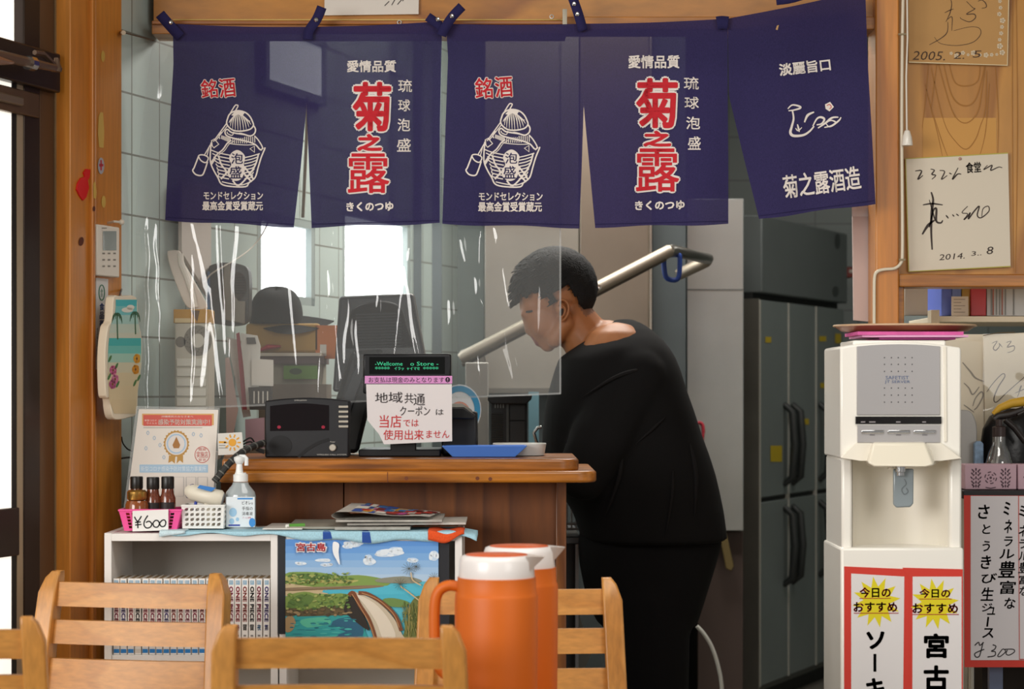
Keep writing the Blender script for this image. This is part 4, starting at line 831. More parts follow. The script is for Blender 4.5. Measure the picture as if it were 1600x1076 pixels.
# cash register: monitor, stand, printer, customer display
RB = mat('#17181b', .35); RG = mat('#26282c', .3)
t = thing('cash_register', 'black point-of-sale register with tilted monitor on the counter', 'cash register', P(620, 712, 5.62))
b = MB(RB); b.pbox(560, 702, 688, 713, 5.475, .24); b.build('base_plate', t, bevel=.003)
b = MB(mat('#1b1c1f', .4)); b.pprism([(690, 711.5), (690, 643), (745, 643), (746, 711.5)], 5.53, .14); b.build('printer', t, bevel=.006)
b = MB(mat('#101113', .3)); b.hull([P(640, 636, 5.5), P(725, 636, 5.5), P(745, 651, 5.5), P(738, 655, 5.5), P(640, 652, 5.5)], [P(640, 630, 5.6), P(722, 630, 5.6), P(738, 640, 5.6), P(732, 646, 5.6), P(640, 646, 5.6)]); b.build('printer_lid', t, bevel=.003)
b = MB(RG); b.hull([P(530, 464, 5.80), P(645, 458, 5.80), P(672, 606, 5.72), P(520, 612, 5.72)], [P(530, 462, 5.84), P(648, 458, 5.84), P(676, 606, 5.76), P(520, 612, 5.76)]); b.build('monitor_back', t, bevel=.008)
b = MB(mat('#101114', .3)); mq = plane(P(590, 540, 5.752), (V((0, -1, -.55))).normalized())
b.mprism(smoothline([(545, 500), (556, 478), (590, 470), (622, 477), (634, 505), (640, 560), (545, 566)], 4, True), mq, (0, .012, 0)); b.build('monitor_bulge', t, bevel=.004)
b = MB(mat('#26282c', .4)); 
for i in range(12): b.mprism([(556, 490 + i * 4.6), (626, 488 + i * 4.6), (627, 490 + i * 4.6), (556, 492 + i * 4.6)], plane(P(590, 540, 5.750), (V((0, -1, -.55))).normalized()), (0, .003, 0))
b.build('vent_slats', t)
b = MB(RB); b.hull([P(548, 548, 5.70), P(600, 545, 5.70), P(560, 708, 5.60), P(500, 708, 5.60)], [P(548, 548, 5.78), P(600, 545, 5.78), P(560, 706, 5.74), P(500, 706, 5.74)]); b.build('stand', t, bevel=.012)
b = MB(mat('#34363a', .35)); b.hull([P(560, 560, 5.69), P(578, 560, 5.69), P(530, 690, 5.59), P(508, 690, 5.59)], [P(560, 560, 5.71), P(578, 560, 5.71), P(530, 690, 5.61), P(508, 690, 5.61)]); b.build('stand_rib', t, bevel=.004)
D = 5.46; b = MB(RB); b.pbox(567, 552.5, 705, 590, D, .035); b.pbox(567, 588, 702, 615, D + .01, .02); b.build('customer_display', t, bevel=.005)
b = MB(RB); b.pbox(610, 612, 650, 706, D + .015, .03); b.build('display_pole', t, bevel=.003)
b = MB(mat('#060807', .1)); b.rect(577, 557.5, 695, 584, flat(D - .0008)); b.build('display_window', t)
b = MB(mat('#35c08a', .4, emit=.35)); fm = flat(D - .0014); b.text('-Wellcome', (586, 565, 629, 571), fm); b.text('o Store -', (641, 565, 685, 571), fm); b.text('*****', (586, 572.5, 609, 577), fm, 0); b.text('ｲﾗｯ ｬｲﾏｾ', (616, 573, 656, 578), fm); b.text('*****', (661, 572.5, 685, 577), fm, 0); b.build('lettering', t, smooth=0)
D = 5.445; t = thing('pink_label_strip', 'pink cash-only notice strip under the customer display', 'sign', P(638, 599, D)); b = MB(mat('#d58fc6', .6)); b.pbox(570, 587, 706.5, 599, D, .001); b.build('strip', t)
b = MB(mat('#2a1a2a', .6)); fm = flat(D - .0006); b.text('お支払は現金のみとなります', (576, 589, 694, 597.5), fm); b.ell(699.5, 593, 3.8, 4.2, fm); b.use(mat('#d58fc6', .6)); b.text('!', (698.7, 590.5, 700.3, 595.5), flat(D - .001)); b.build('lettering', t, smooth=0)
D = 5.44; t = thing('coupon_notice', 'handwritten white notice in black and red taped below the customer display', 'sign', P(640, 694, D))
def nm(e): return lambda x, y: P(x, y, D - e)
out = [(572, 600), (706, 600), (706.5, 689), (600, 694), (592, 678), (574, 656)]
b = MB(mat('#dcd6d6', .7)); b.hull([nm(0)(x, y) for x, y in out], [nm(-.001)(x, y) for x, y in out]); b.build('paper', t)
HW = lambda b, s_, bx, r=0: b.text(s_, bx, nm(.0016), .004, r)
b = MB(mat('#2a2426', .7)); HW(b, '地', (586, 613, 606, 629)); HW(b, '域', (607, 612, 629, 629)); HW(b, '共', (632, 614, 646, 630)); HW(b, '通', (646, 615, 664, 633)); HW(b, 'クーポン', (625, 634, 672, 649)); HW(b, 'は', (681, 639, 693, 648))
b.use(mat('#c4282c', .7)); HW(b, '当店', (593, 648, 627, 668)); HW(b, 'では', (630, 655, 654, 666)); HW(b, '使用出来', (599, 671, 662, 687)); HW(b, 'ません', (666, 672, 702, 684)); b.build('lettering', t, smooth=0)
D = 5.42; t = thing('cash_tray', 'blue plastic cash tray on the counter', 'tray', P(755, 716, D))
zc = cz + .001; k = lambda px, D_: P(px, 0, D_).x; za = P(0, 696.5, D).z; b = MB(mat('#4f80d6', .4))
R = lambda xa, xb, ya, yb, zq: [V((xa, ya, zq)), V((xb, ya, zq)), V((xb, yb, zq)), V((xa, yb, zq))]
o_ = [R(k(707, D), k(805, D), D + .015, D + .08, zc), R(k(690, D), k(824, D), D, D + .095, za), R(k(694, D), k(820, D), D + .004, D + .091, za), R(k(710, D), k(802, D), D + .018, D + .077, zc + .004)]
b.loft(o_); b.build('tray_body', t, bevel=.0015)
D = 5.47; t = thing('clipboard', 'clear-rimmed clipboard lying behind the blue cash tray', 'clipboard', P(810, 714, D)); b = MB(mat('#c6c6c4', .3)); zq = P(0, 710, D).z
ring = lambda g, z_: [V((k(812, D) + (g * math.copysign(abs(math.cos(a)) ** .5, math.cos(a))) * .068, D + .135 + (g * math.copysign(abs(math.sin(a)) ** .5, math.sin(a))) * .085, z_)) for a in [2 * math.pi * i / 32 for i in range(32)]]
b.loft([ring(.93, cz + .002), ring(1, P(0, 694, 5.5).z), ring(.94, P(0, 694, 5.5).z), ring(.9, cz + .006)]); b.build('rim', t); b = MB(mat('#e0d8b0', .6)); b.loft([ring(.86, cz + .007), ring(.86, cz + .011)]); b.build('slip_pad', t)
# ================================================================== seen through the vinyl sheet, left
SHELF = 5.98
def fl_(D): return flat(D)
# back desk carrying the small things
t = thing('back_desk', 'low work desk behind the counter crowded with papers', 'desk', P(420, 760, 6.1)); zd = P(0, 700, 5.95).z
b = MB(mat('#6d6456', .6)); q_ = [P(350, 0, 5.87), P(520, 0, 5.87), P(520, 0, 6.26), P(392, 0, 6.26)]; b.hull([V((p.x, p.y, zd - .03)) for p in q_], [V((p.x, p.y, zd)) for p in q_]); b.build('desk_top', t, bevel=.002)
for px in (372, 505): b = MB(mat('#6d6456', .6)); b.box(P(px, 0, 5.92).x, 5.92, 0, P(px, 0, 5.92).x + .03, 6.05, zd - .03); b.build('leg', t)
t = thing('corner_stand', 'narrow stand in the corner under the beige desktop unit', 'stand', P(300, 720, 5.72)); b = MB(mat('#8a8276', .6)); zc_ = P(0, 706, 5.66).z; xa_ = P(266, 0, 5.655).x
b.box(xa_, 5.65, zc_ - .02, P(336, 0, 5.655).x, 5.79, zc_ - .0005); b.build('stand_top', t); b = MB(mat('#8a8276', .6)); b.box(xa_ + .03, 5.70, 0, xa_ + .06, 5.76, zc_ - .02); b.build('leg', t)
t = thing('time_recorder', 'beige desktop unit with a round mesh grille under an orange box', 'desk unit', P(300, 700, 5.70)); T0 = 5.66
b = MB(mat('#b9b2a2', .5)); b.pbox(273, 505, 326, 706, T0, .115); b.build('housing', t, bevel=.004)
b = MB(mat('#7a7468', .7)); b.ell(309, 532, 22, 24, flat(T0 - .001), 28); b.use(mat('#c4beb0', .6)); b.ell(309, 532, 10, 11, flat(T0 - .0016), 20)
for i in range(40): a = i * .157; b.use(mat('#4a453e', .7)); b.ell(309 + (13 + 3 * (i % 3)) * math.cos(a), 532 + (14 + 3 * (i % 3)) * math.sin(a), .9, .9, flat(T0 - .002), 6)
b.build('grille', t); b = MB(mat('#6d675c', .5)); b.ell(282, 534, 8, 8.5, flat(T0 - .001), 18); b.build('dial', t)
b = MB(mat('#cfcabc', .45)); 
for i in range(6): b.pbox(276, 560 + i * 15.5, 322, 572 + i * 15.5, T0 - .004, .006)
b.build('drawer_front', t, bevel=.001)
t = thing('orange_box', 'low orange-brown carton on the beige desktop unit', 'box', P(300, 505, 6.0)); b = MB(mat('#b4821e', .6)); b.pbox(271, 483, 327, 504.6, T0 + .004, .1); b.build('carton', t, bevel=.002); b = MB(mat('#5a3a14', .6)); b.poly([(298, 484), (312, 485), (308, 503)], flat(T0 + .003)); b.use(mat('#d0b888', .6)); b.rect(273, 497, 298, 504, flat(T0 + .003)); b.build('flap', t)
t = thing('rice_paddle_holder', 'large cream plastic scoop standing on the orange carton', 'scoop', P(300, 483, 6.0)); b = MB(mat('#d8cabc', .4)); b.pprism(smoothline([(261, 396), (266, 391), (280, 392), (284, 405), (292, 420), (320, 470), (320, 482.6), (298, 482.6), (286, 470), (268, 425)], 4, True), 5.73, .02); b.build('blade', t, bevel=.004)
b = MB(mat('#e4dacd', .3)); b.tube([P(x, y, 5.728) for x, y in ((282, 396), (283, 410), (292, 432), (302, 462), (306, 480))], .008, 8); b.build('spine', t)
b = MB(mat('#cfc4ba', .6)); b.hull([lwp(ls(284, .03), .03, P(0, 400, 6).z), lwp(ls(330, .03), .03, P(0, 470, 6).z), lwp(ls(330, .03), .03, P(0, 290, 6).z), lwp(ls(284, .03), .03, P(0, 290, 6).z)], [lwp(ls(284, .03), .02, P(0, 400, 6).z), lwp(ls(330, .03), .02, P(0, 470, 6).z), lwp(ls(330, .03), .02, P(0, 290, 6).z), lwp(ls(284, .03), .02, P(0, 290, 6).z)])
tag(b.build('wall_paper_sheet'), 'pale paper sheet on the tiles behind the cream scoop', 'paper')
t = thing('wall_intercom', 'dark grey intercom with a cream handset band on the tiled wall', 'intercom', P(358, 505, 6.05))
b = MB(mat('#4a4844', .45)); b.pprism(smoothline([(326, 425), (330, 414), (350, 410), (376, 413), (388, 424), (389, 470), (386, 500), (368, 508), (340, 506), (327, 495)], 4, True), 5.94, .07); b.build('housing', t, bevel=.004)
b = MB(mat('#8a8274', .5)); b.pprism([(350, 412), (359, 411), (362, 455), (372, 470), (383, 470), (382, 506), (352, 500), (347, 470)], 5.93, .012); b.build('handset_band', t, bevel=.003)
b = MB(mat('#3a302a', .6)); b.ell(372, 447, 13, 22, flat(5.936), 24); 
for i in range(7): b.use(mat('#241e1a', .6)); b.rect(362, 433 + i * 4, 382, 434.4 + i * 4, flat(5.9355))
b.build('speaker_grille', t); b = MB(mat('#5a78a0', .4)); b.pbox(324, 424, 328, 500, 5.938, .03); b.build('side_keys', t)
b = MB(mat('#cfc8bc', .4)); b.tube(smoothline([tuple(P(x, y, D_)) for x, y, D_ in ((319, 442, 5.9), (330, 428, 5.91), (350, 416, 5.92), (372, 403, 5.98), (395, 385, 6.1), (413, 360, 6.15), (425, 330, 6.2))], 5), .0022, 6); tag(b.build('white_cable'), 'thin white cable arching over the intercom towards the window', 'cable')
b = MB(mat('#a8a49c', .4)); b.tube([P(x, y, 6.3) for x, y in ((473, 340), (476, 280), (479, 215), (480, 150))], .005, 8); tag(b.build('grey_conduit'), 'grey hanging cable seen in the gap between the two noren', 'cable')
# yellow case and black cap
t = thing('yellow_case', 'mustard-yellow flat case under the black hat', 'case', P(440, 551, 6.2)); b = MB(mat('#b89048', .7)); b.pbox(384, 505, 500, 551, 6.12, .12); b.build('body', t, bevel=.008)
b = MB(mat('#191a1c', .9)); 
def capf(u, v):
    a = 2 * math.pi * u; r = math.sin(v * math.pi / 2) ** .8; return V((P(431, 0, 6.15).x + .075 * r * math.cos(a), 6.16 + .07 * r * math.sin(a), P(0, 505, 6.15).z + .098 * math.cos(v * math.pi / 2) ** .7 * (1 + .06 * math.cos(a * 2))))
b.grid(capf, 28, 10); b.grid(lambda u, v: P(386 + 136 * u, 497 + 4 * u + 26 * math.sin(u * 3.1) ** .8 * v * (1 - .25 * u) - 7 * (1 - v) * math.sin(u * 3.1), 6.16 - .075 * v * math.sin(u * 3.1)), 24, 5)
t = b.build('black_hat', smooth=80); tag(t, 'black cloth hat lying on the mustard-yellow case', 'hat')
b = MB(mat('#b82838', .5)); b.tube([P(404, 548, 6.1), P(418, 542, 6.1), P(438, 541, 6.11)], [.006, .016, .007], 10, flatz=.5); tag(b.build('red_pouch'), 'small red pouch in front of the yellow case', 'pouch')
t = thing('paper_shelf', 'white two-level paper shelf behind the clipboards', 'shelf', P(455, 640, 6.15)); b = MB(mat('#c8c0b0', .6)); b.pbox(404, 551, 502, 556, 6.06, .2); b.build('shelf_board', t); b = MB(mat('#5a4a48', .6)); b.pbox(400, 556, 505, 568, 6.07, .19); b.build('dark_drawer', t); b = MB(mat('#9a9484', .6)); b.pbox(408, 568, 502, 600, 6.09, .16); b.build('back_panel', t)
b = MB(mat('#7a6e60', .6)); b.pbox(404, 600, 510, 640, 6.08, .17); b.pbox(404, 640, 510, 698, 6.08, .17); b.build('lower_drawer', t)
b = MB(mat('#d07a3a', .6)); b.pbox(493, 508, 527, 560, 6.12, .06); b.use(mat('#e0dcd2', .6)); b.rect(500, 538, 510, 556, flat(6.1195)); tag(b.build('orange_carton'), 'upright orange carton at the end of the paper shelf', 'box')
t = thing('green_packet', 'green packet lying in the paper shelf', 'packet', P(470, 592, 6.08)); b = MB(mat('#5f8c2e', .5)); b.pbox(443, 571, 496, 592, 6.075, .012); b.build('packet_body', t); b = MB(mat('#2f4a20', .5)); b.ell(462, 580, 10, 5, flat(6.0745)); b.build('printed_patch', t)
# papers and clipboards standing upright
def card(name, label, cat, pts, D, c, extra=None, th=.004):
    t = thing(name, label, cat, P(sum(p[0] for p in pts) / len(pts), max(p[1] for p in pts), D)); b = MB(mat(c, .6)); b.pprism(pts, D, th); b.build('sheet', t)
    if extra: extra(t)
    return t
card('clipboard', 'white clipboard leaning among the papers behind the vinyl', 'clipboard', [(354, 527), (372, 530), (392, 650), (380, 652)], 5.93, '#ccc8c0')
def ex(t):
    b = MB(mat('#55504c', .4)); b.pprism([(385, 527), (398, 527), (400, 537), (386, 537)], 5.885, .006); b.build('clip', t)
card('clipboard', 'red-edged clipboard with white papers and a steel clip', 'clipboard', [(369, 521), (374, 519), (388, 640), (379, 640)], 5.9, '#9a4a50')
card('paper_bundle', 'bundle of white papers held by a clip, behind the vinyl', 'papers', [(376, 520), (402, 524), (407, 540), (404, 600), (392, 640), (386, 640)], 5.89, '#d4d0c8', ex)
card('memo_card', 'plain white memo card below the papers', 'card', [(393, 560), (427, 562), (427, 603), (393, 602)], 5.88, '#d8d2c8')
card('brochure', 'pink-edged brochure at the left of the papers', 'brochure', [(352, 559), (358, 558), (372, 640), (362, 690), (354, 690)], 5.878, '#c4a8a0')
card('brochure', 'dark red leaflet standing near the call receiver', 'brochure', [(383, 655), (413, 652), (413, 700), (384, 700)], 5.876, '#a88890')
t = card('card_rack', 'black card rack with white slots behind the call receiver', 'rack', [(388, 605), (424, 603), (424, 640), (390, 640)], 5.87, '#38322e', None, .03)
b = MB(mat('#c8c2b8', .5)); 
for i in range(4): b.rect(396 + i * 7, 611, 398 + i * 7, 630, flat(5.869))
b.build('slot_card', t)
t = thing('sun_card', 'small white card with an orange sun logo at the counter end', 'card', P(365, 705, 5.335)); b = MB(mat('#d8d4cc', .6)); b.pprism([(340, 677), (378, 675), (381, 709), (341, 711)], 5.335, .0015); b.build('card', t)
b = MB(mat('#e0a030', .6)); m_ = flat(5.334); b.ell(363, 691, 6, 6, m_)
for i in range(10): a = i * .628; b.ribbon([(363 + 8 * math.cos(a), 691 + 8 * math.sin(a)), (363 + 13 * math.cos(a), 691 + 13 * math.sin(a))], 2.2, m_)
b.rect(342, 689, 353, 692, m_); b.use(mat('#8a8478', .6)); b.rect(342, 695, 352, 696, m_); b.rect(342, 699, 356, 700, m_); b.build('logo', t)
t = thing('cable_cover', 'black spiral cable wrap looping off the counter end', 'cable', P(350, 745, 5.24)); b = MB(mat('#2a2a28', .5)); pts = smoothline([tuple(P(x, y, d)) for x, y, d in ((335, 752, 5.22), (343, 742, 5.225), (358, 724, 5.235), (375, 709, 5.25), (392, 699, 5.3), (412, 692, 5.38))], 10)
b.tube(pts, .0085, 10); b.build('wrap', t); b = MB(mat('#6a6a64', .5))
for i in range(2, len(pts) - 3, 5): p = V(pts[i]); q = V(pts[i + 1]); b.tube([p, p + (q - p) * .8], .0094, 10)
b.build('spiral_band', t)
b = MB(mat('#1c1a18', .5)); 
for k in range(3): b.tube(smoothline([tuple(P(x, y, 5.40)) for x, y in ((380, 690 + k * 4), (392, 684 + 6 * k), (402, 698 + 3 * k), (413, 704 + 2 * k))], 5), .002, 6)
tag(b.build('cable_bundle'), 'black cables bunched beside the call receiver', 'cable')
t = thing('ornate_plate', 'colourful round fan standing behind the register', 'fan', P(712, 650, 5.9)); b = MB(mat('#dfe6ea', .6)); m_ = flat(5.95); b.mprism([(718 + 34 * math.cos(i * .2618), 640 + 40 * math.sin(i * .2618)) for i in range(24)], m_, (0, .006, 0)); b.build('disc', t)
b = MB(mat('#3a98c8', .5)); b.ribbon([(718 + 28 * math.cos(a), 640 + 33 * math.sin(a)) for a in [i * .1366 for i in range(46)]], 9, flat(5.948), 0, True); b.use(mat('#d89a8a', .5)); b.ell(718, 646, 17, 19, flat(5.947)); b.build('painted_ring', t)
# ================================================================== steel kitchen equipment
SB = mat('#a9a49a', .38, .85, .10, 2.2); SB2 = mat('#93877a', .38, .85, .14, 2.0); SG = mat('#565d5f', .45, .5, .12, 3); SL = mat('#b4b8b8', .36, .85, .12, 2.5)
def sheet_box(name, label, px0, y0, px1, y1, D, dep, m, cat='steel panel', bev=.003):
    t = thing(name, label, cat, P((px0 + px1) / 2, y1, D)); b = MB(m); b.pbox(px0, y0, px1, y1, D, dep); o = b.build('panel_body', t, bevel=bev); return t
t = thing('dishwasher', 'stainless hood-type dishwasher behind the cook', 'dishwasher', P(880, 1290, 7.7))
b = MB(SB); b.pbox(757, -85, 905, 612, 7.6, .6); b.build('hood', t, bevel=.004)
b = MB(SB2); b.pbox(906, -85, 1015, 612, 7.6, .6); b.build('hood', t, bevel=.004)
b = MB(mat('#d2c8b8', .25, .9)); b.pbox(1015, -85, 1018.5, 1000, 7.58, .02); b.build('edge_trim', t)
b = MB(SG); b.pbox(757, 612, 1018, 1290, 7.62, .55); b.build('lower_cabinet', t, bevel=.004)
b = MB(mat('#66625a', .5, .6)); b.pbox(763, 606, 905, 614, 7.55, .05); b.build('lower_lip', t)
sheet_box('steel_column', 'dark grey steel column between the dishwasher and the pale steel panel', 1019, -80, 1072, 1290, 7.66, .3, SG)
t = sheet_box('steel_partition', 'pale stainless panel with a seam beside the refrigerator', 1073, 310, 1162, 829, 7.8, .5, SL); b = MB(mat('#4a4a48', .5)); b.rect(1073, 451.5, 1162, 453, flat(7.797)); b.build('seam', t)
sheet_box('under_cabinet', 'dark reddish cabinet side below the pale steel panel', 1090, 830, 1161, 1290, 7.85, .4, mat('#4a3c36', .6))
sheet_box('grey_post', 'pale grey steel post behind the cash register', 727, 566, 763, 900, 6.75, .12, mat('#a5a39c', .45, .3))
b = MB(mat('#7d8a88', .4)); b.pbox(640, -58, 756, 1290, 8.0, .1); tag(b.build('grey_tile_column'), 'grey-green column between the window and the dishwasher', 'column')
b = MB(mat('#50585a', .5)); b.pbox(646, -100, 658, 700, 7.3, .03); b.pbox(675, -90, 690, 700, 7.5, .03); tag(b.build('steel_upright'), 'dark upright rails between window and dishwasher', 'rail')
# lifting bar of the hood
t = thing('hood_lever', 'U-shaped stainless lifting bar of the dishwasher hood', 'lever', P(720, 565, 7.0)); LV = mat('#a39a8c', .5, .8)
def bar(pts, r, nm_, m=LV): b = MB(m); b.tube([P(*p) for p in pts], [r * .8] + [r] * (len(pts) - 2) + [r * .8], 12); b.build(nm_, t, smooth=60)
bar([(719, 561, 7.0), (724, 558, 7.0), (1046, 392, 7.0), (1050, 390, 7.0)], .0205, 'near_arm'); bar([(1047, 391, 7.0), (1050, 391, 7.01), (1106, 404, 7.45), (1108, 405, 7.46)], .0195, 'cross_bar', mat('#8f8c86', .3, .9)); bar([(1108, 405, 7.46), (1104, 408, 7.46), (1062, 428, 7.5), (1058, 430, 7.5)], .02, 'far_arm')
b = MB(mat('#57534c', .4, .7)); b.tube([P(722, 570, 6.995), P(1040, 404, 6.995)], .007, 8); b.build('arm_underside_shade', t)  # thin dark tube: the shade under the bar given as colour
b = MB(CHROME); p = P(934, 449, 6.977); b.v += []; b.lathe([(.0105, 0), (.0105, .004), (.006, .007)], (0, 0, 0), 16); b.v = [p + V((v.x, -v.z, v.y)) for v in b.v]; b.build('pivot_bolt', t)
b = MB(mat('#8a867e', .4, .7)); b.pprism([(718, 548), (752, 535), (760, 566), (722, 572)], 7.0, .05); b.build('pivot_block', t, bevel=.004)
b = MB(mat('#1f3f8c', .4)); pts = smoothline([(1037, 402), (1042, 399), (1059, 398), (1062, 404), (1061, 430), (1056, 437), (1045, 436), (1039, 428)], 4, True); b.tube([P(x, y, 7.03) for x, y in pts + pts[:1]], .0085, 8, cap=False); tag(b.build('blue_ring', smooth=60), 'blue plastic ring hanging from the lifting bar', 'ring')
# black machine behind the counter
t = thing('black_machine', 'black ribbed kitchen machine under the lifting bar', 'machine', P(797, 760, 6.5)); MK = mat('#232526', .5)
b = MB(MK); b.pbox(766, 628, 824, 800, 6.5, .2); b.build('body', t, bevel=.004); b = MB(mat('#1a1b1c', .5)); b.pprism([(762, 617), (832, 617), (830, 624), (822, 631), (768, 631), (762, 626)], 6.47, .25); b.build('top_flange', t, bevel=.003)
b = MB(mat('#4c504e', .5)); b.pbox(791, 628, 795, 800, 6.49, .02); b.build('edge_strip', t); b = MB(mat('#8d908c', .4, .3))
for i in range(4): b.rect(773 + i * 4.2, 628, 774.6 + i * 4.2, 637, flat(6.498))
b.build('vent_mark', t); b = MB(mat('#3a3d3c', .5)); 
for i in range(24): b.tube([P(768, 646 + i * 3.2, 6.497), P(786, 646 + i * 3.2, 6.497)], .0022, 5)
b.build('rib_column', t); b = MB(mat('#303334', .5)); b.pbox(797, 632, 820, 656, 6.49, .01); b.pbox(797, 658, 820, 800, 6.492, .01); b.build('side_panel', t)
b = MB(mat('#86b4c4', .4)); b.pbox(826, 612, 842, 800, 7.1, .03); tag(b.build('blue_board'), 'light blue board glimpsed between machine and cook', 'board')
b = MB(CHROME); b.tube([P(x, y, 6.3) for x, y in ((846, 705), (838, 690), (834, 676), (840, 668), (846, 667))], .005, 8); tag(b.build('steel_bow', smooth=60), 'small bent steel rod in front of the cook', 'rod')
# sink unit and dish rack right of the counter end
t = thing('sink_unit', 'stainless sink unit behind the right end of the counter', 'sink unit', P(895, 1290, 6.35)); b = MB(mat('#5c6064', .35, .8)); b.pbox(800, 838, 906, 850, 6.25, .6); b.build('worktop', t, bevel=.003); b = MB(mat('#44474a', .4, .7)); b.pbox(800, 850, 900, 1290, 6.32, .5); b.build('body', t)
b = MB(mat('#8d9094', .3, .8)); b.pbox(899, 846, 904, 1290, 6.26, .03); b.build('leg', t)
t = thing('dish_rack', 'white wire dish rack with blue and steel ware on the sink unit', 'dish rack', P(895, 826, 6.42)); b = MB(mat('#c8ccd0', .4)); zz = P(0, 826, 6.4).z
for y in (826, 818, 770): b.tube([P(870, y, 6.40), P(915, y, 6.40)], .004, 6)
for i in range(7): b.tube([P(872 + i * 7, 770, 6.4), P(872 + i * 7, 826, 6.4)], .0025, 6)
for x in (872, 914): b.tube([P(x, 826, 6.4), P(x, 838, 6.4)], .004, 6)
b.build('wire_frame', t); b = MB(mat('#3a6fc4', .4)); b.ball(P(905, 786, 6.46), .02); b.build('blue_cup', t); b = MB(mat('#c4ccd4', .15, .8)); b.lathe([(.02, 0), (.05, .03), (.052, .034)], P(890, 775, 6.46), 20); b.build('steel_bowl', t)
t = thing('hanging_ladle', 'wooden-handled utensil hanging behind the cook', 'utensil', P(1138, 890, 7.78)); b = MB(mat('#6a5a34', .6)); b.pprism([(1118, 800), (1128, 800), (1147, 884), (1143, 892), (1134, 888)], 7.785, .015); b.build('handle', t, bevel=.003)
b = MB(mat('#b83040', .5)); pts = smoothline([(1086, 664), (1092, 660), (1098, 664), (1099, 676)], 4); b.tube([P(x, y, 7.793) for x, y in pts], .006, 8); b.tube([P(1099, 676, 7.793), P(1096, 700, 7.793)], .005, 6); tag(b.build('red_hook', smooth=60), 'small red hook handle against the pale steel panel', 'hook')
b = MB(mat('#c8c6be', .4)); b.tube(smoothline([tuple(P(x, y, 7.3)) for x, y in ((1089, 978), (1100, 990), (1112, 1010), (1122, 1040), (1128, 1076), (1131, 1150), (1133, 1215))], 5), .0065, 8); tag(b.build('white_hose', smooth=60), 'white hose curving down beside the cook to the floor', 'hose')
b = MB(mat('#c0beb6', .5)); b.mprism([(895, 920), (905, 960), (925, 1020), (905, 1060), (885, 1060), (885, 920)], flat(6.7), (0, .01, 0)); tag(b.build('white_board'), 'pale board glimpsed through the chair slats', 'board')
# ------------------------------------------------------------------ six-door refrigerator
FD = V((.416, .909, 0)).normalized(); FN = V((FD.y, -FD.x, 0)); FA = P(1187, YH, 8.5); FA = V((FA.x, FA.y, 0))
t = thing('refrigerator', 'dark grey six-door commercial refrigerator with yellow stickers', 'refrigerator', FA + FD * .6 - FN * .3)
fz = plane(FA, FN)
def fs(px, n=0.0): return (plane(FA + FN * n, FN)(px, YH) - FA).dot(FD)
def fp(s_, n, z): return FA + FD * s_ + FN * n + V((0, 0, z))
def fbox(b, s0, s1, n0, n1, z0, z1): c = [fp(a, d, z) for a in (s0, s1) for d in (n0, n1) for z in (z0, z1)]; return b.add(c, [(0, 1, 3, 2), (4, 6, 7, 5), (0, 4, 5, 1), (2, 3, 7, 6), (0, 2, 6, 4), (1, 5, 7, 3)])
zU, zM, zT = P(0, 782, 8.5).z, 0, P(0, 463, 8.5).z; zTop = P(0, 335, 8.5).z; E = fs(1319) + .0
FG = mat('#7b8381', .4, .15, .06, 3); FG2 = mat('#666c6b', .42, .15, .06, 3)
b = MB(mat('#6c6d68', .45, .5)); fbox(b, 0, E + .02, -.65, -.03, .06, zT - .01); b.build('cabinet_body', t)
b = MB(mat('#858178', .4, .7, .1)); fbox(b, -.012, 0, -.65, 0, .06, zT - .008); b.build('near_side', t)
b = MB(FG2); fbox(b, .0, E + .015, -.62, .01, zT + .015, zTop); b.build('compressor_cover', t, bevel=.006)
b = MB(mat('#1a1b1b', .6)); fbox(b, 0, E, -.6, -.03, zT - .01, zT + .015); b.build('dark_gap', t); b = MB(mat('#1a1b1b', .6)); fbox(b, 0, E, -.05, -.012, zU - .006, zU + .012); b.build('dark_gap', t); b = MB(mat('#1a1b1b', .6)); fbox(b, 0, E, -.6, -.05, .0, .08); b.build('foot_base', t)
cols_ = [0, fs(1232), fs(1275), E]
HB = mat('#2d302f', .45, .2)
for (z0, z1, nm_) in ((zU + .01, zT - .012, 'u'), (.09, zU - .008, 'l')):
    for k in range(3):
        b = MB(FG); fbox(b, cols_[k] + .006, cols_[k + 1] - .006, -.03, 0, z0, z1); d = b.build('door', t, bevel=.004)
        hs = cols_[k] + .045 if k else cols_[1] - .06; za, zb = (z0 + .04, z0 + .36) if nm_ == 'u' else (z1 - .34, z1 - .03)
        b = MB(HB); b.tube([fp(hs, .0, za), fp(hs, .035, za + .03), fp(hs, .045, (za + zb) / 2), fp(hs, .035, zb - .03), fp(hs, .0, zb)], [.012, .016, .017, .016, .012], 10); b.build('handle', d, smooth=60)
b = MB(mat('#b8b6ac', .45, .1)); 
for k in (1, 2): fbox(b, cols_[k] - .004, cols_[k] + .004, -.03, .003, .09, zT - .012)
fbox(b, -.004, .006, -.03, .003, .09, zT - .012); b.build('door_strip', t)
b = MB(mat('#b8a022', .6)); ff = plane(FA + FN * .002, FN)
for x0, y0, x1, y1 in ((1196, 526, 1205, 535), (1204, 696, 1222, 721), (1252, 654, 1264, 663), (1280, 525, 1291, 533), (1305, 521, 1314, 536), (1282, 598, 1291, 606), (1308, 608, 1314, 615)): b = MB(mat('#b8a022', .6)); b.rect(x0, y0, x1, y1, ff); b.build('yellow_sticker', t)
b = MB(mat('#3c4140', .4)); fc = plane(FA + FN * .012, FN); b.ell(1309, 377, 4, 12, fc); b.ell(1306, 455, 5, 8, fc); b.build('cover_latch', t)
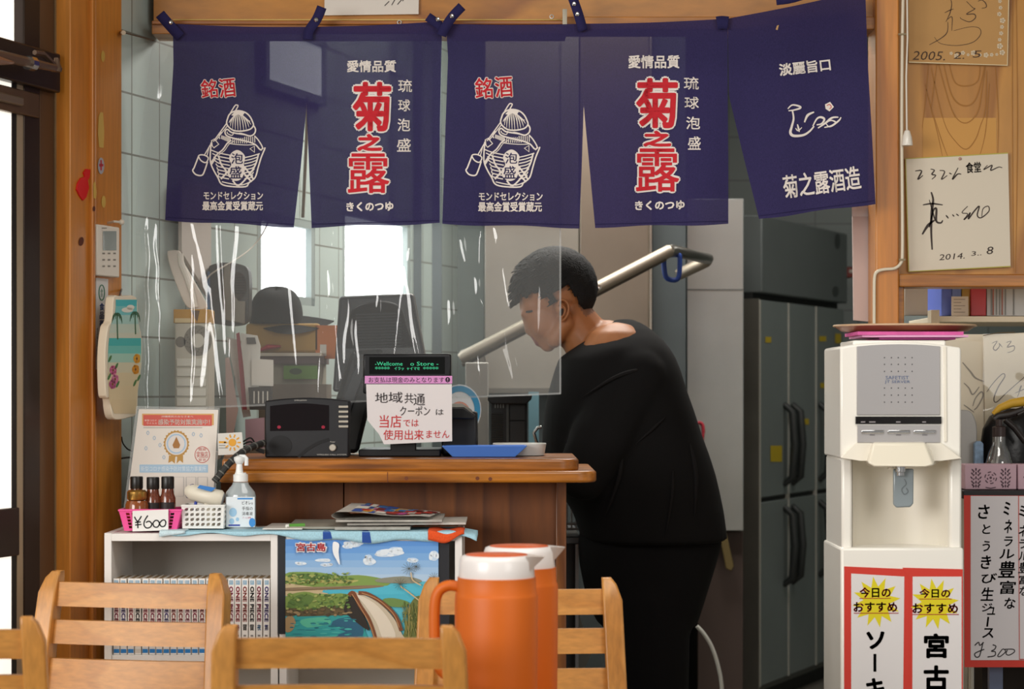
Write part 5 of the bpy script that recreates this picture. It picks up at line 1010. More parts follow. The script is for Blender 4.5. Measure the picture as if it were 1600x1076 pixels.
b = MB(mat('#8a2c1c', .5)); b.pbox(1316, 417, 1333, 433, 9.9, .1); b.use(mat('#d8d0c4', .5)); b.rect(1327, 421, 1333, 426, flat(9.899)); tag(b.build('red_wall_switch', bevel=.004), 'red box on the far tiled wall beyond the refrigerator', 'switch box')
t = thing('pink_notice_board', 'pale pink notice board hanging behind the right post', 'notice board', P(1352, 500, 5.75)); b = MB(mat('#c8b0a8', .6)); b.pprism([(1332, 322), (1385, 320), (1385, 505), (1334, 500)], 5.745, .012); b.build('board', t); b = MB(mat('#d8ccc8', .6)); b.rect(1331, 322, 1385, 338, flat(5.744)); b.build('header_strip', t)
# ================================================================== the cook
PD = 6.25; PK = F / PD
def Q(x, y, d=0.0): return P(x, y, PD) + V((0, d, 0))
def bake(name, mb, voxel, smooth, mats, parent=None, org=None, keep=None):
    """fuse overlapping closed shapes into one skin"""
    me = bpy.data.meshes.new('raw'); me.from_pydata(mb.v, [], mb.f); me.update()
    o = bpy.data.objects.new('raw', me); col.objects.link(o)
    r = o.modifiers.new('r', 'REMESH'); r.mode = 'VOXEL'; r.voxel_size = voxel
    s_ = o.modifiers.new('s', 'SMOOTH'); s_.iterations = smooth; s_.factor = .5
    m2 = bpy.data.meshes.new_from_object(o.evaluated_get(bpy.context.evaluated_depsgraph_get()))
    bpy.data.objects.remove(o); bpy.data.meshes.remove(me)
    if parent is not None: org = ORG[parent.name]
    for v in m2.vertices: v.co -= org
    for p in m2.polygons: p.use_smooth = True
    m2.materials.clear()
    for m in mats: m2.materials.append(m)
    m2.name = name; q = bpy.data.objects.new(name, m2); col.objects.link(q); ORG[q.name] = V(org)
    if parent is not None: q.parent = parent
    else: q.location = org
    return q
def cap(b, p0, p1, r0, r1, n=14):
    p0, p1 = V(p0), V(p1); b.tube([p0, p0 + (p1 - p0) * .33, p0 + (p1 - p0) * .67, p1], [r0, r0 + (r1 - r0) * .33, r0 + (r1 - r0) * .67, r1], n); b.ball(p0, r0, n=8); b.ball(p1, r1, n=8)
HU = V((-.53, 0, .85)); HF = V((-.85, 0, -.53))          # head up and head forward
def hell(b, c, f, y, u, n=12):
    """ellipsoid in the head's own frame"""
    c = V(c); M = Matrix(((HF.x, 0, HU.x), (0, 1, 0), (HF.z, 0, HU.z))); b.xf = Matrix.Translation(c) @ M.to_4x4(); b.ball((0, 0, 0), f, y, u, n); b.xf = None
p = lambda n_: n_ / PK
b = MB()
hell(b, Q(866, 453), p(57), .078, p(56)); hell(b, Q(853, 500), p(35), .062, p(45)); cap(b, Q(856, 538, -.012), Q(856, 538, .012), p(12), p(12)); hell(b, Q(836, 478), p(24), .058, p(26))
cap(b, Q(866, 528, -.045), Q(858, 538, -.01), p(13), p(10)); cap(b, Q(884, 505, -.058), Q(866, 532, -.047), p(14), p(12)); cap(b, Q(884, 505, .058), Q(866, 532, .047), p(14), p(12))   # jaw line
cap(b, Q(820, 491, -.03), Q(820, 491, .03), p(7), p(7)); cap(b, Q(822, 497), Q(826, 511), p(5.5), p(7.5)); b.ball(Q(828, 515), p(9)); b.ball(Q(835, 516, -.013), p(6.5)); b.ball(Q(835, 516, .013), p(6.5))
cap(b, Q(837, 527, -.013), Q(837, 527, .013), p(6.2), p(6.2)); cap(b, Q(841, 535, -.012), Q(841, 535, .012), p(6.2), p(6.2)); hell(b, Q(846, 512, -.04), p(14), .018, p(15))
hell(b, Q(878, 487, -.08), p(10), .012, p(17)); hell(b, Q(878, 487, .08), p(10), .012, p(17))
cap(b, Q(893, 497), Q(938, 560), .064, .078); cap(b, Q(950, 530, -.02), Q(950, 530, .02), .055, .055)
cap(b, Q(965, 600), Q(985, 720), .15, .17); cap(b, Q(985, 720), Q(1010, 860), .17, .16); cap(b, Q(960, 560, -.12), Q(960, 560, .12), .1, .1)
for s_ in (-1, 1):
    cap(b, Q(985, 600, s_ * .19), Q(902, 742, s_ * .23), .065, .05); cap(b, Q(902, 742, s_ * .23), Q(822, 750, s_ * .14), .043, .03)
    w0 = Q(822, 750, s_ * .14); hell(b, w0 + V((-.045, 0, -.004)), .045, .04, .018)                            # palm
    for k, ln in enumerate((.072, .08, .076, .06)):
        a0 = w0 + V((-.08, (k - 1.5) * .019, 0)); a1 = a0 + V((-ln * .45, 0, -.012)); a2 = a1 + V((-ln * .3, 0, -.03)); cap(b, a0 + V((.02, 0, 0)), a1, .0095, .009, 8); cap(b, a1, a2, .009, .0075, 8)
    cap(b, w0 + V((-.03, -s_ * .03, -.005)), w0 + V((-.065, -s_ * .058, -.015)), .012, .010, 8); cap(b, w0 + V((-.065, -s_ * .058, -.015)), w0 + V((-.092, -s_ * .05, -.028)), .010, .008, 8)
    cap(b, Q(1008, 890, s_ * .10), Q(1018, 1090, s_ * .11), .11, .07); cap(b, Q(1018, 1090, s_ * .11), Q(1035, 1275, s_ * .11), .07, .045); cap(b, Q(1035, 1285, s_ * .11), Q(960, 1292, s_ * .12), .035, .03)
SKIN = mat('#a3693f', .5, sub=.12, var=.06, vscale=30); LIP = mat('#8a4a3c', .45); STUB = mat('#7d5640', .6)
person = bake('person', b, .0056, 5, [SKIN, LIP, STUB], org=Q(1000, 0)); 
person_base = V((Q(1000, 0).x, PD, 0)); d_ = ORG['person'] - person_base
for v in person.data.vertices: v.co += d_
person.location = person_base; ORG['person'] = person_base
tag(person, 'person in a black t-shirt and black trousers bent over work behind the counter', 'person')
for pl_ in person.data.polygons:
    c = pl_.center + person_base
    for x, y in ((835, 527), (838.5, 535)):
        g = c - Q(x, y)
        if abs(g.y) < .022 and math.hypot(g.x, g.z) < .0085: pl_.material_index = 1
    if pl_.material_index == 0:
        g = c - Q(866, 453); a, h = g.dot(HF) * PK, g.dot(HU) * PK
        if h < -38 and a < -18 and h > -62 and abs(g.y) < .08: pl_.material_index = 2
# ear folds, brow and eye
b = MB(SKIN); m = lambda x, y, e=0: Q(x, y, -.0925 - e)
b.tube(smoothline([tuple(m(x, y)) for x, y in ((871, 480), (873, 472), (881, 471), (887, 479), (886, 492), (880, 501), (876, 503))], 4), .0034, 6); b.tube(smoothline([tuple(m(x, y)) for x, y in ((877, 479), (882, 484), (880, 493), (876, 497))], 4), .0026, 6); b.build('ear_fold', person, smooth=80)
b = MB(mat('#2a1a14', .8)); b.ell(876, 489, 3, 6, lambda x, y: m(x, y, .0005), 14, .3); b.build('ear_hollow_shade', person)  # flat dark ellipse paints the shade inside the ear
BR = mat('#17120f', .8); b = MB(BR)
for s_ in (-1, 1): b.tube([Q(817, 491, s_ * .018), Q(821, 488, s_ * .036), Q(831, 487, s_ * .054)], [.0045, .005, .003], 6)
b.build('eyebrow', person)
b = MB(mat('#1c1512', .3))
for s_ in (-1, 1): b.tube([Q(825.5, 501, s_ * .024), Q(828, 503, s_ * .036), Q(834, 501, s_ * .046)], [.002, .0034, .002], 6)
b.build('eye', person)
# hair: short crop, cut by the hairline
b = MB(mat('#060505', .8, bump=.8, bscale=250)); cen = Q(866, 451); n_, m_ = 96, 60; pts = []; random.seed(3)
for j in range(m_ + 1):
    for i in range(n_):
        th, ph = math.pi * j / m_, 2 * math.pi * i / n_
        a, y, h = math.sin(th) * math.cos(ph), math.sin(th) * math.sin(ph), math.cos(th)
        jt = 1 + random.uniform(-.012, .016); pts.append((a * p(64) * jt, y * .0865 * jt, h * p(61) * jt))
def inhair(a, y, h):
    a, h = a * PK, h * PK; ay = abs(y)
    if a > 26: return h > 12 + (a - 40) * .1 - 6 * math.sin(y * 160) * (a > 40)
    if a > 8: return h > (-18 if a < 18 else -4)
    if a > -20: return h > (-6 if ay > .05 else -30)
    return h > -54
fs_ = []
for j in range(m_):
    for i in range(n_):
        f4 = (j * n_ + i, j * n_ + (i + 1) % n_, (j + 1) * n_ + (i + 1) % n_, (j + 1) * n_ + i); c = [sum(pts[q][k] for q in f4) / 4 for k in range(3)]
        if inhair(*c): fs_.append(f4)
b.add([cen + HF * a + V((0, y, 0)) + HU * h for a, y, h in pts], fs_)
hr = b.build('hair', person, smooth=80); d = hr.modifiers.new('thick', 'SOLIDIFY'); d.thickness = .008; d.offset = 1
tf = MB(mat('#060505', .8)); random.seed(11)
for k in range(700):
    th, ph = math.acos(random.uniform(-.45, 1)), random.uniform(0, 2 * math.pi); a, y, h = math.sin(th) * math.cos(ph), math.sin(th) * math.sin(ph), math.cos(th)
    a, y, h = a * p(63), y * .0865, h * p(61)
    if not inhair(a, y, h): continue
    q = cen + HF * a + V((0, y, 0)) + HU * h; nn = (q - cen).normalized(); fw = (HF * .8 - HU * .3 * (a > .06) + V((0, random.uniform(-.5, .5), 0))).normalized()
    tf.tube([q, q + nn * .006 + fw * .008, q + nn * .008 + fw * .02], [.004, .003, .0006], 5)
tf.build('hair_tuft', hr, smooth=80)
# t-shirt
ROWS = [(499, 962, 988, .05), (506, 950, 1004, .10), (515, 938, 1017, .15), (530, 915, 1034, .20), (545, 893, 1046, .235), (560, 873, 1055, .25), (580, 866, 1063, .262), (610, 857, 1072, .268), (640, 851, 1083, .265), (680, 847, 1096, .26), (712, 847, 1108, .255), (740, 856, 1117, .252), (770, 876, 1124, .25), (800, 895, 1130, .248), (830, 905, 1134, .246), (843, 908, 1135.5, .245)]
def ringpt(row, a, e=2.4):
    y, l, r, d = row; c, s_ = math.cos(a), math.sin(a); f = lambda t: math.copysign(abs(t) ** (2 / e), t)
    return Q((l + r) / 2 + (r - l) / 2 * f(c), y, d * f(s_))
b = MB(); b.loft([[ringpt(r, 2 * math.pi * i / 40) for i in range(40)] for r in ROWS])
for s_ in (-1, 1): cap(b, Q(985, 592, s_ * .185), Q(935, 680, s_ * .235), .095, .088); cap(b, Q(935, 680, s_ * .235), Q(907, 735, s_ * .245), .088, .074)
TS = cloth('#0f0e0e', 0, .95, 500, .12); shirt = bake('t_shirt', b, .011, 6, [TS], person)
def surf(x, y):
    for r0, r1 in zip(ROWS, ROWS[1:]):
        if r0[0] <= y <= r1[0]:
            k = (y - r0[0]) / (r1[0] - r0[0]); l, r, d = [r0[i] + (r1[i] - r0[i]) * k for i in (1, 2, 3)]
            t = max(-1, min(1, (x - (l + r) / 2) / ((r - l) / 2))); return d * (1 - abs(t) ** 2.4) ** (1 / 2.4)
    return 0
b = MB(cloth('#161414', 0, .95, 500, .1))     # folds that show on the back
for pts_, r in (([(905, 620), (950, 592), (985, 580), (1016, 577)], .006), ([(880, 690), (930, 640), (975, 615)], .006), ([(985, 690), (1010, 668), (1030, 650)], .004), ([(940, 800), (960, 740), (965, 700)], .006), ([(1075, 800), (1078, 740), (1070, 690)], .006), ([(1030, 830), (1040, 770), (1042, 730)], .005)):
    q = smoothline(pts_, 6); b.tube([Q(x, y, -surf(x, y) - .002 - (0 if x > 985 else .012)) for x, y in q], [max(.0008, r * math.sin(math.pi * (i + .3) / (len(q) + .6))) for i in range(len(q))], 8)
b.build('cloth_fold', shirt, smooth=80)
# trousers and shoes
b = MB(); TR = [(800, 915, 1122, .205), (825, 906, 1129, .215), (850, 903, 1126, .22), (880, 905, 1118, .222), (915, 912, 1107, .22), (950, 922, 1096, .21), (975, 935, 1088, .19)]
b.loft([[ringpt(r, 2 * math.pi * i / 36) for i in range(36)] for r in TR])
for s_ in (-1, 1): cap(b, Q(1006, 930, s_ * .105), Q(1016, 1090, s_ * .115), .125, .1); cap(b, Q(1016, 1090, s_ * .115), Q(1030, 1262, s_ * .11), .1, .085)
bake('trousers', b, .012, 6, [cloth('#0b0a0b', 0, .95, 500, .1)], person)
for s_ in (-1, 1):
    b = MB(mat('#1a1a1c', .6)); cap(b, Q(1040, 1283, s_ * .11), Q(955, 1288, s_ * .13), .042, .035); o = bake('shoe', b, .008, 3, [mat('#1a1a1c', .6)], person)
# ================================================================== water server
D = 5.0; t = thing('water_server', 'cream floor-standing water server with a grey front panel', 'water server', P(1408, 0, D + .15) * 1); t.location.z = 0; ORG[t.name] = V(t.location)
CR = mat('#f3efe5', .3, coat=.25); CR2 = mat('#e8e1d2', .35); GP = mat('#a9a6a6', .4, .25)
xs = lambda px, d=D: P(px, 0, d).x; zs_ = lambda y, d=D: P(0, y, d).z
b = MB(CR); top = smoothline([(1313, 542), (1333, 538), (1370, 535), (1405, 534), (1440, 535), (1475, 539), (1502, 543)], 4)
b.pprism([(1313, 716), (1502, 716)] + top[::-1], D, .26); b.build('upper_body', t, bevel=.008)
b = MB(CR); b.pbox(1333, 531.5, 1478, 545, D + .03, .2); b.build('top_cover', t, bevel=.004)
b = MB(CR); b.pbox(1315, 715, 1332, 860, D + .01, .25); b.build('side_column', t, bevel=.006)
b = MB(CR); b.pbox(1484, 715, 1503, 860, D + .01, .25); b.build('side_column', t, bevel=.006)
b = MB(CR2); b.grid(lambda u, v: V((xs(1332, D + .02) + (xs(1485, D + .02) - xs(1332, D + .02)) * u, D + .02 + .10 * math.sin(math.pi * u) ** .5, zs_(862) + (zs_(700) - zs_(862)) * v)), 20, 2); b.box(xs(1332), D + .13, zs_(862), xs(1484), D + .25, zs_(700)); b.build('recess', t, smooth=60)
b = MB(CR); b.box(xs(1313), D - .008, .03, xs(1505), D + .27, zs_(855)); b.build('lower_body', t, bevel=.006)
b = MB(mat('#3a3a3a', .6)); b.box(xs(1320), D + .01, 0, xs(1498), D + .25, .03); b.build('plinth', t)
b = MB(mat('#efe8d8', .2, coat=.5)); b.pprism([(1474, 541), (1479, 541), (1480, 690), (1476, 690)], D - .003, .005); b.build('corner_bead', t, bevel=.001)
b = MB(GP); pt = smoothline([(1339, 541), (1370, 538.5), (1405, 537.5), (1440, 538.5), (1469, 541)], 4); b.pprism([(1339, 648), (1469, 648)] + pt[::-1], D - .004, .006); b.build('grey_panel', t, bevel=.001)
fm = flat(D - .0048); b = MB(mat('#4c4a4c', .5))
for y in (558.5, 569, 580, 606, 617, 628):
    for i in range(5): b.ell(1382 + i * 10.8, y, 1, 1, fm, 8)
b.build('vent_dot', t); b = MB(mat('#5a6a8c', .5)); b.text('SAFETIST', (1384, 587, 1420, 592.5), fm, 0); b.text('JT SERVER', (1382.5, 594, 1422, 599.5), fm, 0); b.build('lettering', t, smooth=0)
b = MB(mat('#120f10', .15)); b.pbox(1337, 650.5, 1471, 662, D - .005, .006); q = b.build('indicator_strip', t); b = MB(mat('#8a8486', .5)); f6 = flat(D - .0056)
for x0, x1 in ((1345, 1352), (1358, 1368), (1400, 1407), (1441, 1447)): b.rect(x0, 658, x1, 660, f6)
b.build('indicator_mark', q)
b = MB(GP); b.pbox(1340, 664, 1469, 691, D - .004, .006); b.build('button_panel', t)
for x in (1346, 1387, 1427.5): b = MB(CHROME); b.pbox(x, 671.5, x + 35, 677, D - .008, .006); b.build('selector_button', t, bevel=.0015)
b = MB(mat('#6a6668', .5)); 
for x in (1363, 1404, 1445): b.rect(x - 4, 678.5, x + 4, 680, fm)
b.build('button_label', t)
A_ = [(1340, 690), (1469, 690), (1502, 714), (1498, 719), (1462, 716), (1357, 716), (1333, 716), (1315, 713)]
b = MB(CR2); b.hull([P(1338, 691, D - .002), P(1470, 691, D - .002), P(1503, 716, D - .03), P(1470, 720, D - .035), P(1345, 720, D - .035), P(1313, 715, D - .03)], [P(1338, 691, D + .05), P(1470, 691, D + .05), P(1503, 716, D + .05), P(1470, 720, D + .05), P(1345, 720, D + .05), P(1313, 715, D + .05)]); b.build('chin_shelf', t, bevel=.002)
b = MB(mat('#ece4d0', .2, coat=.4)); b.hull([P(1363, 691, D - .05), P(1446, 691, D - .05), P(1460, 727, D - .065), P(1446, 728.5, D - .07), P(1366, 728.5, D - .07), P(1355, 723, D - .065)], [P(1363, 689, D + .03), P(1446, 689, D + .03), P(1470, 722, D + .03), P(1450, 730, D + .03), P(1362, 730, D + .03), P(1350, 722, D + .03)]); b.build('spout_housing', t, bevel=.006, seg=3)
b = MB(CHROME); c = P(1407, 743, D - .02); b.lathe([(.0085, 0), (.0085, .008), (.0115, .009), (.0115, .022)], c, 18); b.build('tap', t); b = MB(mat('#e0d8c4', .3)); b.lathe([(.008, 0), (.008, .01)], P(1392, 733, D - .02), 12); b.build('small_outlet', t)
b = MB(mat('#8f9a9e', .25, trans=.0, coat=.5)); b.pprism([(1396, 732), (1428, 732), (1427.5, 786), (1423, 792), (1401, 793), (1396, 788)], D - .012, .01); q = b.build('push_lever', t, bevel=.003); b = MB(mat('#6a7276', .4)); b.ribbon([(1413, 748), (1416, 756), (1409, 764), (1413, 772), (1419, 768), (1416, 762)], 1.4, flat(D - .0128), 5); b.build('engraving', q)
# two menu strips taped to the server
RED = mat('#d23a2c', .55); PAPER = mat('#e4dfdd', .6); TRED = mat('#a8242a', .6); YEL = mat('#e2d21c', .6); TXT = mat('#2c2826', .6)
def strip(name, label, out, inn, star, l1, u1, l2, u2, big, dD):
    t = thing(name, label, 'menu strip', P(sum(p[0] for p in out) / len(out), 1300, D - .009)); d0 = D - .0095 - dD
    b = MB(RED); b.hull([P(x, y, d0) for x, y in out], [P(x, y, d0 + .0008) for x, y in out]); pg = b.build('red_border', t)
    b = MB(PAPER); b.poly(inn, flat(d0 - .0005)); b.build('white_field', pg)
    b = MB(YEL); cx_, cy_ = star; b.poly([(cx_ + (38 if i % 2 else 23) * math.cos(i * math.pi / 12 + .12) * (1 if i % 4 else .9), cy_ + (40 if i % 2 else 24) * math.sin(i * math.pi / 12 + .12)) for i in range(24)], flat(d0 - .0008))
    b.use(TRED); m = flat(d0 - .0013); b.text('今日の', l1, m, .03); b.text('おすすめ', l2, m, .03); b.rect(*u1, m); b.rect(*u2, m); b.use(TXT)
    for ch, bx, o_ in big: b.text(ch, bx, m, o_)
    b.build('lettering', pg, smooth=0)
strip('menu_strip', 'red-bordered menu strip with a yellow starburst, left one on the water server', [(1319, 884.5), (1424, 889), (1424, 1340), (1319, 1340)], [(1330, 895.6), (1413, 900.5), (1411, 1100), (1411, 1330), (1330, 1330)], (1369.5, 940), (1343, 917, 1392, 933.5), (1343, 934, 1392, 935), (1333.5, 940, 1402, 956), (1334, 957, 1404, 958.2), [('ソ', (1353.5, 986, 1382, 1014), .035), ('|', (1364.6, 1021, 1369.4, 1049), .02), ('キ', (1353, 1059, 1382, 1090), .035), ('そ', (1353, 1100, 1382, 1130), .03), ('ば', (1353, 1140, 1382, 1170), .03)], 0)
strip('menu_strip', 'red-bordered menu strip with a yellow starburst, right one on the water server', [(1410, 886.5), (1504.5, 889), (1504.5, 1340), (1421, 1340), (1421, 905)], [(1426, 900.5), (1502.5, 900.5), (1502.5, 1330), (1425, 1330)], (1460.6, 943), (1436.5, 919, 1485, 934), (1436.5, 935, 1487, 936), (1425.5, 942, 1497, 958), (1425.5, 959, 1498, 960.2), [('宮', (1443.5, 989, 1482.6, 1028), .035), ('古', (1443, 1039, 1482.6, 1079), .035), ('そ', (1443, 1090, 1482, 1125), .03), ('ば', (1443, 1135, 1482, 1170), .03)], .0009)
# tray and pink papers on top
zt_ = zs_(531.5, D + .03)
t = thing('serving_tray', 'brown rimmed plastic serving tray lying on top of the water server', 'tray', V((xs(1432), D + .16, zt_ + .02)))
b = MB(mat('#8a5638', .35)); b.lathe([(.125, .0215), (.147, .024), (.165, .036), (.162, .0375), (.145, .0275), (.12, .0255), (0.001, .0255)], (xs(1433), D + .16, zt_), 48, 1, .8); b.build('tray_body', t, smooth=50)
b = MB(mat('#c7a583', .35)); b.tube([V((xs(1433) + .1645 * math.cos(a), D + .16 + .1645 * .8 * math.sin(a), zt_ + .0365)) for a in [i * math.pi / 24 for i in range(49)]], .0026, 6); b.build('pale_rim', t, smooth=80)
def flatpaper(name, label, cat, px0, px1, z0, th, y0, y1, m, sk=0, grp='papers under the serving tray'):
    b = MB(m); b.hull([V((xs(px0), y0, z0)), V((xs(px1), y0 + sk, z0)), V((xs(px1), y1, z0)), V((xs(px0), y1, z0))], [V((xs(px0), y0, z0 + th)), V((xs(px1), y0 + sk, z0 + th)), V((xs(px1), y1, z0 + th)), V((xs(px0), y1, z0 + th))]); return tag(b.build(name), label, cat, grp)
flatpaper('pink_booklet', 'thick bright pink booklet directly under the serving tray', 'booklet', 1344, 1512, zt_ + .0125, .0078, D + .035, D + .23, mat('#d45a9c', .5, var=.15, vscale=30), .01)
flatpaper('pink_leaflet', 'pale pink leaflet in the middle of the papers under the tray', 'leaflet', 1352, 1518, zt_ + .0075, .0045, D + .04, D + .24, mat('#dda0c4', .5), -.005)
flatpaper('beige_folder', 'purple-edged folder at the bottom of the papers under the tray', 'folder', 1380, 1500, zt_ + .002, .005, D + .05, D + .24, mat('#9a3a78', .5))
# ================================================================== right wall
t = thing('cable_duct', 'white cable duct running down the post and turning beside the hatch', 'cable', P(1410, 410, 5.62)); b = MB(mat('#d8ccb4', .4))
b.tube(smoothline([tuple(P(x, y, 5.61)) for x, y in ((1412, -40), (1410, 60), (1409, 200), (1410, 330), (1410, 395), (1408, 410), (1398, 419), (1380, 421), (1370, 425), (1366.5, 435), (1366, 470), (1366, 522))], 5), .0042, 8); b.build('white_cable', t, smooth=80)
b = MB(mat('#8a7a5a', .5)); b.pbox(1404, 52, 1418, 54.5, 5.603, .006); b.pbox(1405, 404, 1415, 407, 5.603, .006); b.build('cable_clip', t)
t = thing('light_pull_cord', 'white light-pull cord with a bell-shaped knob by the signed boards', 'pull cord', P(1417, 228, 5.60)); b = MB(mat('#e0d8c8', .4)); b.tube([P(x, y, 5.60) for x, y in ((1417, -40), (1418, 60), (1416, 120), (1417, 205))], .0022, 6); b.build('cord', t)
b = MB(mat('#e6dfd2', .25, coat=.4)); b.lathe([(.009, 0), (.0142, .001), (.0142, .006), (.012, .022), (.007, .038), (.003, .041)], P(1417.5, 228, 5.60), 20); b.build('knob', t)
def scrawl(b, D_, lines, wd=2.2):
    m = flat(D_)
    for l in lines: b.ribbon(l[0] if isinstance(l[0][0], (tuple, list)) else l, l[1] if isinstance(l[0][0], (tuple, list)) else wd, m, 6, taper=.5)
SHB = 5.672
t = thing('signed_board', 'tan signed autograph board with white blossoms dated 2005, upper right', 'autograph board', P(1497, 102, SHB))
b = MB(mat('#b98c52', .6, var=.05)); b.pprism([(1419, -40), (1577, -40), (1574, 102.5), (1420, 97.5)], SHB - .003, .006); o = b.build('board', t); b = MB(mat('#dcc9a0', .6)); b.ribbon([(1420, 97), (1574, 102), (1577, -40)], 1.6, flat(SHB - .0034)); b.build('gilt_edge', t)
b = MB(mat('#4c3524', .7)); f_ = SHB - .0036
scrawl(b, f_, [([(1484, -5), (1487, 6), (1485, 18), (1482, 26), (1478, 34)], 1.5), ([(1476, 20), (1484, 16), (1490, 14)], 1.4), ([(1481, 30), (1486, 26), (1488, 30), (1487, 48)], 1.4), ([(1481, 34), (1480, 50), (1470, 60), (1452, 70)], 1.5), ([(1460, 58), (1470, 68), (1496, 71), (1520, 66), (1532, 54), (1530, 44), (1515, 42), (1490, 48)], 1.1), ([(1510, 2), (1520, 12), (1523, 14), (1510, 22), (1522, 22), (1524, 28), (1515, 34), (1503, 30), (1500, 27)], 1.6), ([(1528, 2), (1534, 0), (1540, 5), (1541, 11), (1534, 13)], 1.5)])
b.text('2005.', (1427, 80, 1478, 94), flat(f_), 0, -1, .25); b.text('2.', (1491, 81, 1508, 92), flat(f_), 0, 0, .25); b.text('5', (1521, 79, 1533, 90), flat(f_), 0, 0, .3); b.build('handwriting', t, smooth=0)
b = MB(mat('#d8c4a4', .6)); random.seed(4); f2 = flat(SHB - .0034)
for x, y, r in [(1564 + random.uniform(-3, 3), 2 + i * 10, random.uniform(2.2, 4)) for i in range(9)] + [(1485 + i * 9 + random.uniform(-2, 2), 86 + random.uniform(-4, 3), random.uniform(1.6, 3.6)) for i in range(9)]:
    for k in range(5): b.ell(x + r * .7 * math.cos(k * 1.257), y + r * .7 * math.sin(k * 1.257), r * .55, r * .55, f2, 8)
b.build('blossom_print', t, smooth=0)
t = thing('signed_board', 'white signed autograph board dated 2014 pinned under the pull cord', 'autograph board', P(1498, 423, SHB))
b = MB(mat('#d6cab6', .6)); b.pprism([(1415, 248), (1575, 239), (1579, 416), (1420, 424)], SHB - .005, .008); b.build('board', t); b = MB(mat('#b0a448', .5)); b.ribbon([(1575, 239), (1415, 248), (1420, 424), (1579, 416)], 1.8, flat(SHB - .0054)); b.build('gilt_edge', t)
b = MB(mat('#3a2f2a', .7)); f_ = SHB - .0058
scrawl(b, f_, [([(1455, 300), (1458, 312), (1456, 330), (1455, 360), (1456.5, 390)], 4.2), ([(1442, 320), (1456, 318), (1473, 320)], 2.8), ([(1452, 312), (1460, 340), (1462, 345)], 2.2), ([(1452, 355), (1458, 330), (1463, 326), (1463, 345), (1470, 348), (1473, 344)], 3.4), ([(1460, 344), (1450, 352), (1441, 366)], 4.4), ([(1478, 336), (1482, 341)], 2.4), ([(1488, 335), (1491, 338)], 2), ([(1494, 334), (1498, 337)], 2), ([(1512, 322), (1503, 332), (1512, 334), (1506, 343), (1512, 338), (1516, 332), (1513, 342), (1522, 330), (1530, 322), (1527, 336), (1533, 340), (1545, 330), (1544, 322), (1536, 326), (1534, 338)], 2.2), ([(1430, 267), (1440, 267), (1434, 280), (1442, 274)], 2.4), ([(1454, 264), (1460, 266), (1456, 272), (1462, 274), (1456, 280)], 2.2), ([(1468, 266), (1476, 268), (1471, 280), (1480, 274)], 2), ([(1483, 270), (1487, 272)], 2), ([(1497, 262), (1488, 280), (1496, 272), (1502, 272)], 2.4), ([(1543, 258), (1537, 265), (1550, 258), (1548, 266), (1560, 261), (1566, 262)], 2)])
b.text('食堂', (1509, 253, 1533, 270), flat(f_), .02, 4); b.text('2014.', (1468, 396, 1508, 405), flat(f_), 0, 4, .25); b.text('3..', (1518, 392, 1534, 399), flat(f_), 0, 4, .2); b.text('8', (1542, 385, 1552, 397), flat(f_), 0, 0, .2); b.build('handwriting', t, smooth=0)
b = MB(mat('#b08a80', .4)); b.ball(P(1500, 248, SHB - .006), .004); b.build('pin', t)
# things inside the pass-through
t = thing('pass_shelf', 'cream shelf board inside the pass-through opening', 'shelf', P(1550, 500, 5.95)); b = MB(mat('#d8ccb4', .5)); b.pbox(1462, 494, 1720, 503, 5.9, .4); b.build('shelf_board', t, bevel=.002); b = MB(mat('#cfc2a8', .5)); b.pbox(1455, 484, 1468, 524, 5.88, .05); b.build('end_upright', t)
def binder(px0, px1, c, label, d=0.0): 
    t = thing('file_binder', label, 'binder', P((px0 + px1) / 2, 494, 6.0), 'files in the pass-through'); b = MB(mat(c, .4)); b.pbox(px0, 436, px1, 493, 6.0 + d, .2); b.build('spine', t, bevel=.002)
binder(1471, 1487, '#5a6ec4', 'dark blue file binder at the left end of the pass-through shelf'); binder(1487.5, 1502, '#7088c8', 'lighter blue file binder next to the dark blue one'); binder(1502.5, 1516, '#b89a4a', 'mustard file binder between blue and red ones', .01); binder(1517, 1541, '#c0444c', 'wide red file binder in the pass-through')
t = thing('clear_file', 'bundle of clear plastic files right of the red binder', 'file', P(1572, 494, 6.0)); b = MB(mat('#b2b4b0', .2)); b.pbox(1542, 440, 1604, 493, 6.02, .2); b.build('body', t); b = MB(mat('#7d7f7c', .3)); 
for x in (1548, 1556, 1561, 1570, 1583): b.rect(x, 442, x + 2, 492, flat(6.018))
b.use(mat('#a86a58', .4)); b.rect(1551, 450, 1553, 492, flat(6.0175)); b.rect(1565, 446, 1567, 492, flat(6.0175)); b.build('sheet_edge', t)
b = MB(mat('#cfc6b8', .5)); b.pbox(1487, 463, 1513, 493.5, 5.97, .003); b.use(mat('#8a8278', .5)); 
for i in range(5): b.rect(1490, 467 + i * 5, 1508 - (i % 2) * 6, 468 + i * 5, flat(5.9695))
tag(b.build('price_slip'), 'small printed slip leaning on the blue and mustard binders', 'paper slip')
b = MB(mat('#a49786', .5)); b.pbox(1413, 450, 1458, 493, 6.34, .25); tag(b.build('beige_carton', bevel=.003), 'beige carton at the left end of the pass-through', 'box'); b = MB(mat('#8fa0a0', .4)); b.pbox(1413, 493.2, 1462, 530, 6.32, .3); tag(b.build('pass_cabinet'), 'grey-green cabinet corner under the beige carton', 'cabinet')
